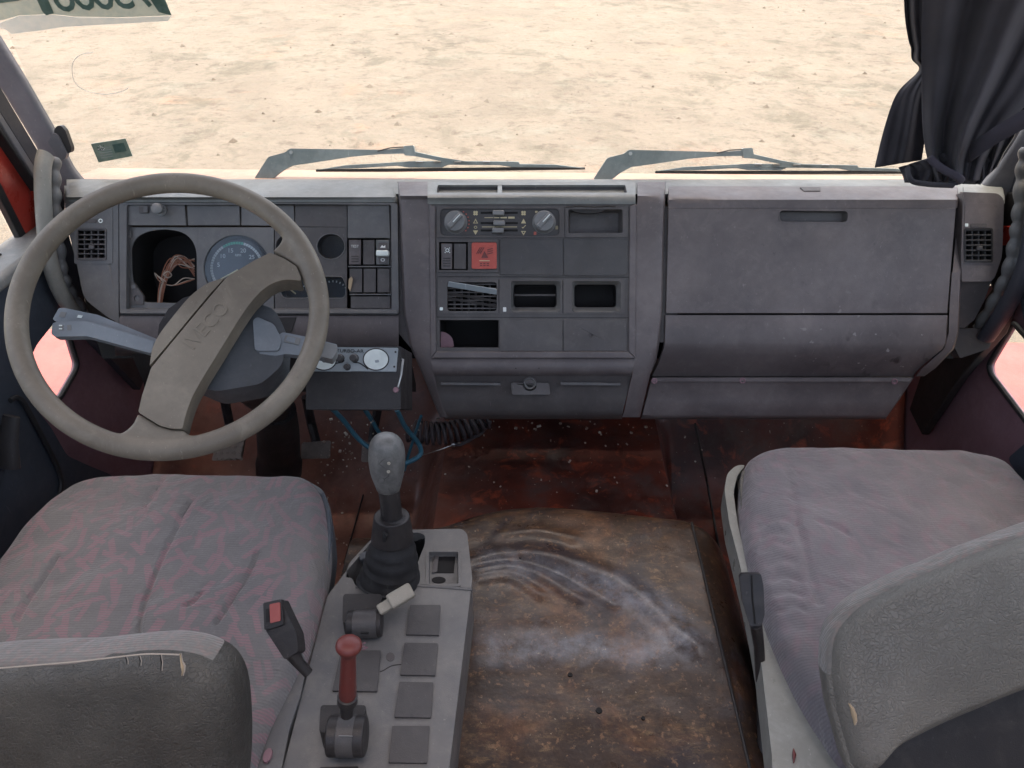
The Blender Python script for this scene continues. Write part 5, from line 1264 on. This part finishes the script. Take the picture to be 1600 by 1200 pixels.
bk = thing('seat_buckle', 'black seat belt buckle with a faded red button beside the driver seat', 'buckle', FC.P(470, 1050), 'seat belt buckles')
FBu = Fr(aY(430, 962, .62), (1, .15, 0), (-.25, -.62, .75))
bl = plate('buckle_body', FBu, rp([(411, 943), (438, 937), (463, 990), (466, 1018), (445, 1031), (415, 985)], 4), -.018, .0, M['dark'], bk, bevel=.004, seg=3)
plate('end_face', FBu, rp([(411, 942), (439, 936), (443, 976), (413, 985)], 3), -.004, .003, M['dark'], bk, bevel=.0015)
plate('release_button', FBu, rp([(421, 944), (437, 941), (438, 970), (422, 974)], 2), .001, .0045, M['redknob'] if False else M['salmon'], bk, bevel=.001)
plate('tongue_slot', FBu, rp([(415, 952), (420, 951), (421, 972), (416, 973)], 1), .0031, .0036, M['black'], bk, bevel=0)
vs, fs = tube([FBu.P(455, 1018, -.010), FBu.P(467, 1036, -.02), FBu.P(482, 1052, -.03)], [.010, .007, .0065], 10); obj('stem', vs, fs, M['dark'], bk)

# passenger seat
ps = thing('passenger_seat', 'passenger seat in mauve fabric with a pale grey plastic side rim', 'seat', (.7, .8, .1))
outp = spl([(1166, 712), (1182, 695), (1215, 687), (1300, 685), (1400, 689), (1500, 691), (1565, 700), (1600, 724), (1632, 768), (1660, 830), (1690, 900), (1700, 1000), (1680, 1120), (1560, 1200), (1400, 1200), (1330, 1180), (1290, 1130), (1258, 1080), (1232, 1030), (1210, 980), (1192, 930), (1175, 870), (1163, 810), (1160, 760)], 12, closed=True)
smp = [[(1232, 745), (1238, 800), (1248, 850), (1262, 900), (1278, 950)], [(1186, 822), (1205, 816), (1225, 819), (1240, 828)], [(1192, 856), (1210, 850), (1228, 858)], [(1200, 880), (1220, 878), (1240, 885)], [(1208, 905), (1226, 900), (1246, 910)], [(1214, 930), (1232, 926), (1250, 934)], [(1222, 955), (1240, 950), (1256, 958)], [(1192, 838), (1206, 835), (1222, 840)], [(1275, 830), (1300, 838), (1320, 850)]]
vs, fs = pillow(FS, outp, .024, .060, edge=.13, rings=110, seams=[spl(s, 3) for s in smp], seam_d=.0045, seam_w=.0065, lump=.012, seed=21, ctr=aZ(1410, 930, .5).xy)
obj('cushion', vs, fs, M['fabric2'], ps, smooth=75)
vs, fs = tube(spl([aZ(x, y, .470) for x, y in ((1163, 738), (1159.5, 760), (1164, 810), (1176, 870), (1193, 930), (1211, 980), (1233, 1030), (1259, 1080))], 4), .005, 8); obj('piping', vs, fs, M['vinyl2'], ps)
F44 = FZ(.46)
rim_o = [(1166, 726), (1150, 727), (1136, 740), (1132, 765), (1139, 815), (1153, 870), (1168, 930), (1180, 985), (1190, 1040), (1198, 1110), (1206, 1180), (1210, 1290), (1345, 1290), (1322, 1215), (1300, 1150), (1262, 1090), (1228, 1040), (1205, 990), (1186, 940), (1168, 880), (1153, 820), (1146, 770), (1152, 742)]
plate('side_rim', F44, rp(rim_o, 7), -.05, .0, M['shield'], ps, bevel=.009, seg=4)
plate('seat_pan', FZ(.44), rp([(1150, 740), (1560, 740), (1700, 900), (1700, 1250), (1320, 1250), (1240, 1080), (1170, 900)], 8), -.07, 0, M['dark'], ps, bevel=.006)
vs, fs = tube([aZ(x, y, .4615) for x, y in ((1240, 1170), (1241, 1180), (1240, 1192))], [.001, .0045, .001], 8, .6, up=(0, 0, 1)); obj('shield_hole', vs, fs, M['redknob'], ps)
vs, fs = boxw((.68, .80, .22), .36, .42, .36); obj('base', vs, fs, M['dark'], ps, bevel=.01)
FPb = Fr(aY(1420, 960, .60), (1, 0, 0), (-.10, -math.cos(R(38)), math.sin(R(38))))
po = spl([(1292, 1035), (1300, 1005), (1318, 975), (1350, 950), (1400, 926), (1450, 905), (1500, 886), (1550, 868), (1600, 850), (1660, 830), (1740, 806)], 6)+spl([(1800, 900), (1760, 1020), (1660, 1040), (1600, 1060), (1520, 1090), (1440, 1130), (1380, 1160), (1345, 1185), (1318, 1190), (1305, 1150), (1296, 1090)], 5)
pf = spl([(1283, 1045), (1286, 1000), (1300, 968), (1335, 935), (1400, 900), (1450, 880), (1500, 858), (1550, 840), (1600, 822), (1660, 802), (1740, 780)], 6)+spl([(1800, 900), (1760, 1010), (1660, 1035), (1600, 1062), (1520, 1095), (1440, 1130), (1380, 1165), (1345, 1200), (1320, 1196), (1305, 1150), (1291, 1100)], 5)
seat_back(FPb, pf, .04, 60, (1460, 1000), ps, M['vinyl2'], 'pale grained vinyl back with a small hole', .968)
plate('back_shade_panel', FPb, [(1335, 1180), (1440, 1120), (1520, 1080), (1600, 1045), (1720, 1000), (1900, 980), (1900, 1500), (1310, 1500)], -.075, -.055, M['dark'], ps, bevel=.004)  # dark panel standing in for the shade at the backrest bottom
tear(FPb, [(1326, 1099, .001), (1331, 1106, .004), (1334, 1116, .006), (1336, 1126, .004), (1335, 1133, .001)], .004, ps, M['foam'])
bk = thing('seat_buckle', 'black seat belt buckle on a dark stem beside the passenger seat', 'buckle', aZ(1180, 960, .5), 'seat belt buckles')
FBu = Fr(aY(1175, 935, .74), (1, .1, 0), (-.2, -.75, .62))
plate('buckle_body', FBu, rp([(1155, 901), (1160, 897), (1189, 897), (1193, 915), (1195, 960), (1190, 978), (1172, 979), (1160, 940)], 4), -.02, .0, M['dark'], bk, bevel=.004, seg=3)
vs, fs = tube([FBu.P(1174, 899, .001), FBu.P(1176, 940, .002), FBu.P(1180, 975, .001)], .0012, 6); obj('rib', vs, fs, M['black'], bk)
vs, fs = tube([FBu.P(1181, 975, -.010), aZ(1186, 1010, .48), aZ(1190, 1080, .40), aZ(1192, 1180, .34), aZ(1192, 1320, .3)], [.009, .008, .008, .008, .008], 10); obj('stem', vs, fs, M['dark'], bk)

# ================================================================== sides of the cab
XD = .985
def door(s):
    fl = 'driver' if s < 0 else 'passenger'
    t = thing('cab_door', ('dark blue cab door with a window crank beside the driver seat' if s < 0 else 'dark cab door at the right edge behind the passenger seat'), 'door', (s*XD, .8, .4), 'cab doors')
    zs = .80
    F = FX(s*XD)
    sill = []
    # inner skin with the front lower corner cut back to show the lower quarter light
    if s < 0: pts = [(66, 392), (92, 470), (86, 503), (58, 538), (36, 585), (58, 640), (80, 668), (105, 712), (140, 728), (175, 742), (260, 900), (200, 1200), (-500, 1400), (-500, 700), (-120, 560)]
    else: pts = [(1586, 400), (1594, 470), (1600, 505), (1660, 600), (1640, 660), (1574, 716), (1600, 760), (1640, 900), (2200, 1300), (2200, 700)]
    vs, fs = prism(F, [rp(pts, 8)], -.04, 0); obj('inner_panel', vs, fs, M['door'], t, bevel=.006, seg=3)
    vs, fs = boxw((s*(XD+.03), .82, zs+.01), .09, 1.36 if s < 0 else 1.1, .03); obj('sill', vs, fs, M['doorsill'], t, bevel=.012, seg=3)
    vs, fs = boxw((s*(XD+.045), .80, zs+.026), .018, 1.10, .004); obj('window_seal', vs, fs, M['black'], t)
    # door window glass standing in the sill
    vs, fs = grid([[Vector((s*(XD+.05), y, z)) for y in (.25, .6, .95, 1.42-.12*(z-.8))] for z in (.81, 1.2, 1.6, 1.82)]); obj('window_pane', vs, fs, M['glass'], t)
    return t
dl_ = door(-1); dr_ = door(1)
FL = FX(-XD)
# window crank and pocket edge on the driver's door
vs, fs = lathe(FL.P(20, 655, 0), FL.n, [(.03, -.001), (.03, .008), (.024, .016), (.02, .018)], 24); ck = obj('window_crank', vs, fs, M['dark'], dl_)
vs, fs = tube([FL.P(14, 730, .014), FL.P(12, 690, .02), FL.P(18, 650, .03)], [.022, .020, .016], 12, .5); obj('crank_arm', vs, fs, M['dark'], ck)
vs, fs = lathe(FL.P(20, 640, .022), FL.n, [(.012, 0), (.015, .004), (.0155, .030), (.013, .036), (.001, .037)], 20); obj('crank_knob', vs, fs, M['rubberpad'], ck)
vs, fs = tube(spl([FL.P(x, y, .004) for x, y in ((16, 626), (26, 621), (36, 628), (46, 645), (66, 682), (86, 722), (94, 742), (96, 758), (92, 775), (80, 800), (40, 850), (-10, 890), (-60, 930))], 4), .0055, 8, .8); obj('pocket_edge', vs, fs, M['rubber'], dl_)
for x, y in ((8, 444),):
    vs, fs = boxw(FL.P(x, y, .004), .004, .012, .008); obj('scuff', vs, fs, M['white'], dl_)

# kick panels with the lower quarter light
def kick(s, outline, win, label):
    t = thing('quarter_panel', label, 'side panel', (s*1.03, 1.55, .4), 'lower side panels')
    F = FX(s*1.035)
    plate('panel', F, [outline, rp(win, 6)], -.012, 0, M['mauve'], t, bevel=.003)
    L = [F.P(q[0], q[1], .003) for q in rp(win, 6, 5)]
    vs, fs = tube(L, .006, 8, closed=True); obj('gasket', vs, fs, M['rubber'], t)
    n = len(L); obj('pane', [F.P(q[0], q[1], -.006) for q in rp(win, 6, 5)], [tuple(range(n))], M['glass'], t)
    return t
kick(-1, [(30, 470), (110, 455), (215, 540), (300, 640), (300, 760), (60, 800), (20, 600)], [(40, 555), (74, 505), (100, 500), (121, 568), (118, 580), (94, 622), (60, 640), (36, 600)], 'mauve side panel with a small low window left of the steering column')
kick(1, [(1360, 560), (1480, 480), (1640, 400), (1800, 560), (1800, 900), (1500, 860), (1380, 760)], [(1545, 570), (1553, 556), (1584, 504), (1660, 590), (1660, 740), (1602, 656), (1548, 585)], 'mauve side panel with a small low window by the passenger footwell')
# red painted step boards outside, in full sun
for s in (-1, 1):
    o = thing('step_board', ('red painted step outside the small window by the driver' if s < 0 else 'red painted step outside the small window by the passenger'), 'step', (s*1.3, 1.6, .1), 'steps outside the cab')
    vs, fs = boxw((s*1.40, 1.55, .08), .60, 1.5, .04); obj('tread', vs, fs, M['salmon'], o, bevel=.01)
    vs, fs = boxw((s*1.40, 1.55, -.2), .58, 1.46, .5); obj('riser', vs, fs, M['salmon'], o)

# pillars and window frames (built on the side plane, with real thickness)
def strip(name, X, poly, t0, t1, mat, parent, bevel=.004, r_=0, **k):
    return plate(name, FX(X), rp(poly, r_) if r_ else poly, t0, t1, mat, parent, bevel=bevel, **k)
pl_ = thing('windscreen_pillar', 'slanting grey windscreen pillar at the left edge with a red painted frame', 'pillar', (-1.0, 1.5, .85), 'windscreen pillars')
Fp = FY(1.60)
plate('trim', Fr(aY(110, 270, 1.60), (1, .25, 0), (.25, -1, .12)), rp([(150, 297), (136, 292), (114, 268), (100, 240), (84, 207), (40, 130), (0, 65), (-90, -80), (-140, -20), (-60, 60), (0, 140), (56, 232), (70, 262), (84, 300), (100, 330), (150, 330)], [0, 10, 14, 20, 20, 0, 0, 0, 0, 0, 0, 10, 10, 6, 0, 0]), -.03, .0, M['pillar'], pl_, bevel=.010, seg=4)
strip('window_channel', -1.005, [(60, 236), (0, 134), (-120, -60), (-170, -20), (-80, 60), (0, 176), (58, 268)], -.02, 0, M['pillard'], pl_)
strip('window_channel', -1.010, [(58, 262), (0, 168), (-120, -20), (-170, 20), (-80, 90), (0, 192), (58, 285)], -.02, .004, M['pillar'], pl_)
strip('rubber_seal', -1.015, [(60, 278), (0, 186), (-120, 10), (-170, 40), (-80, 110), (0, 204), (64, 300)], -.02, .006, M['rubber'], pl_, .003)
strip('painted_frame', -1.03, [(70, 290), (0, 196), (-120, 20), (-170, 60), (-110, 160), (0, 288), (42, 372), (74, 372)], -.01, 0, M['redpaint'], pl_, .006)
strip('rubber_seal', -1.034, [(48, 374), (42, 366), (0, 282), (-110, 150), (-140, 170), (0, 308), (34, 376)], -.01, .004, M['rubber'], pl_, .003)
mirror = plate('sun_visor_clip', Fr(aY(98, 215, 1.58), (1, .2, 0), (.2, -1, .2)), rp([(84, 204), (88, 197), (95, 196), (102, 204), (112, 232), (111, 238), (105, 240), (94, 236)], 3), -.012, .006, M['dark'], pl_, bevel=.003, label='black clip on the pillar')
plate('handle_mount', Fr(aY(90, 230, 1.565), (1, .2, 0), (.2, -1, .2)), rp([(74, 222), (84, 207), (90, 212), (105, 242), (100, 250), (92, 251), (84, 236)], 4), -.012, .004, M['pillar'], pl_, bevel=.005)
pr_ = thing('windscreen_pillar', 'grey windscreen pillar foot at the right edge behind the curtain', 'pillar', (1.0, 1.5, .85), 'windscreen pillars')
plate('trim', Fr(aY(1560, 260, 1.60), (1, -.25, 0), (-.25, -1, .12)), rp([(1524, 300), (1536, 290), (1556, 268), (1590, 215), (1640, 140), (1760, -60), (1840, -20), (1700, 220), (1640, 330), (1560, 330)], [0, 10, 14, 10, 0, 0, 0, 0, 0, 0]), -.03, .0, M['pillar'], pr_, bevel=.010, seg=4)
strip('window_channel', 1.005, [(1560, 320), (1590, 262), (1640, 170), (1760, 60), (1800, 260), (1620, 420), (1580, 430), (1556, 470), (1545, 440)], -.02, 0, M['pillard'], pr_)
strip('painted_frame', 1.02, [(1562, 352), (1584, 352), (1584, 384), (1562, 384)], -.0, .022, M['redpaint'], pr_, .004)
# lower reveal panels between dash end and door
strip('lower_trim', -1.0, [(70, 262), (100, 300), (104, 350), (120, 408), (134, 470), (180, 505), (240, 560), (220, 610), (120, 505), (80, 430), (70, 380)], -.02, 0, M['pillard'], pl_, .004)
strip('lower_trim', 1.0, [(1545, 300), (1585, 300), (1600, 420), (1560, 520), (1500, 590), (1440, 680), (1420, 640), (1440, 580), (1500, 520), (1550, 450)], -.02, 0, M['under'], pr_, .004)
plate('ledge', FD, rp([(1496, 514), (1560, 512), (1545, 545), (1500, 560), (1490, 540)], 3), -.09, -.06, M['panel'], pr_, bevel=.003)

# grab handles with finger ribs
def grab(label, outer, ribs, X, bm_='handle'):
    t = thing('grab_handle', label, 'grab handle', aX(*outer[0][:2], X), 'grab handles')
    P1 = spl([aX(x, y, X) for x, y in outer], 6)
    vs, fs = tube(P1, [.0185]*len(P1), 14, .75); obj('handle_bar', vs, fs, M[bm_], t, smooth=60)
    P2 = spl([aX(x, y, X) for x, y in ribs], 14)
    rad = [.0105+.0050*abs(math.sin(i*.38)) for i in range(len(P2))]
    vs, fs = tube(P2, rad, 12, .9); obj('ribbed_grip', vs, fs, M['console'], t, smooth=60)
    return t
grab('beige and grey ribbed grab handle on the left windscreen pillar', [(71, 242), (67, 262), (67, 300), (70, 350), (75, 395), (84, 430), (98, 462), (118, 492)], [(84, 246), (84, 285), (86, 330), (91, 380), (96, 425), (108, 455), (128, 488)], -.965)
tg = grab('dark ribbed grab handle curving down the right windscreen pillar', [(1632, 225), (1622, 270), (1617, 330), (1610, 390), (1594, 440), (1566, 490), (1540, 528)], [(1606, 230), (1599, 270), (1594, 330), (1588, 375), (1576, 425), (1555, 470), (1530, 512)], .955, 'pillard')

# ================================================================== curtain
cur = thing('curtain', 'dark grey cloth curtain bunched and tied in the right corner of the windscreen', 'curtain', aY(1480, 280, 1.5))
def drape(name, left, right, Y0, folds_, amp, mat, seed=0, ny=64, nx=70, bulge=.03):
    """sheet between two pixel edges, thrown into soft vertical folds"""
    Lp, Rp_ = spl(left, 8), spl(right, 8)
    def at(P_, t):
        f = t*(len(P_)-1); i = min(int(f), len(P_)-2); return P_[i].lerp(P_[i+1], f-i)
    rows = []
    for i in range(ny+1):
        t = i/ny; a, b = at(Lp, t), at(Rp_, t); row = []
        for j in range(nx+1):
            s = j/nx; q = a.lerp(b, s)
            ph = s*folds_*2*math.pi+1.1*noise.noise(Vector((t*1.6, s*2, seed)))+seed
            d = amp*(math.sin(ph)+.45*math.sin(ph*2.1+1+t*2))+.012*noise.noise(Vector((s*5, t*4, seed+3)))
            row.append(aY(q.x, q.y, Y0-bulge*math.sin(math.pi*s)-d))
        rows.append(row)
    vs, fs = grid(rows); return obj(name, vs, fs, mat, cur, smooth=80, solid=.0015)
drape('main_drape', [(1446, -440), (1444, -250), (1442, -60), (1440, 30), (1440, 120), (1442, 200), (1450, 250), (1462, 284)], [(1800, -440), (1790, -250), (1760, -60), (1700, 30), (1640, 120), (1580, 190), (1545, 240), (1530, 282)], 1.46, 2.3, .018, M['cloth'], 1, bulge=.05)
drape('outer_flap', [(1416, -440), (1410, -250), (1412, -60), (1414, 20), (1420, 62), (1424, 75), (1425, 92), (1436, 110), (1402, 145), (1382, 200), (1367, 262)], [(1470, -440), (1470, -250), (1470, -60), (1470, 20), (1468, 62), (1462, 80), (1460, 95), (1458, 112), (1452, 150), (1446, 210), (1440, 250)], 1.50, 1.3, .010, M['cloth'], 4, bulge=.01)
drape('gathered_hem', [(1404, 262), (1410, 272), (1414, 285)], [(1520, 225), (1550, 255), (1532, 288)], 1.47, 4, .010, M['cloth'], 7, ny=16)
drape('rear_folds', [(1500, 180), (1510, 230), (1530, 286)], [(1620, 90), (1600, 190), (1556, 262)], 1.49, 3, .012, M['cloth'], 9, ny=20)
vs, fs = tube(spl([aY(x, y, Y) for x, y, Y in ((1452, 246, 1.41), (1464, 258, 1.405), (1480, 268, 1.395), (1496, 276, 1.39), (1502, 284, 1.40), (1482, 287, 1.41))], 6), [.007]*31, 10, .5); obj('rolled_hem', vs, fs, M['strapcloth'], cur)
vs, fs = tube(spl([aY(x, y, Y) for x, y, Y in ((1418, 262, 1.43), (1424, 282, 1.41), (1450, 288, 1.40), (1490, 290, 1.40))], 6), [.006]*19, 10, .6); obj('rolled_hem', vs, fs, M['cloth'], cur)
sp_ = spl([aY(x, y, Y) for x, y, Y in ((1515, 240, 1.41), (1540, 222, 1.37), (1575, 200, 1.34), (1640, 165, 1.30))], 5)
wd = [Vector((-.004, 0, .017))]*len(sp_)
vs, fs = grid([[p+o for p, o in zip(sp_, wd)], sp_, [p-o for p, o in zip(sp_, wd)]]); obj('tie_strap', vs, fs, M['strapcloth'], cur, smooth=80, solid=.002)
vs, fs = tube([aY(x, y, 1.34) for x, y in ((1592, 195), (1584, 215), (1568, 240), (1558, 262))], .0008, 5); obj('loose_thread', vs, fs, M['wirew'], cur)
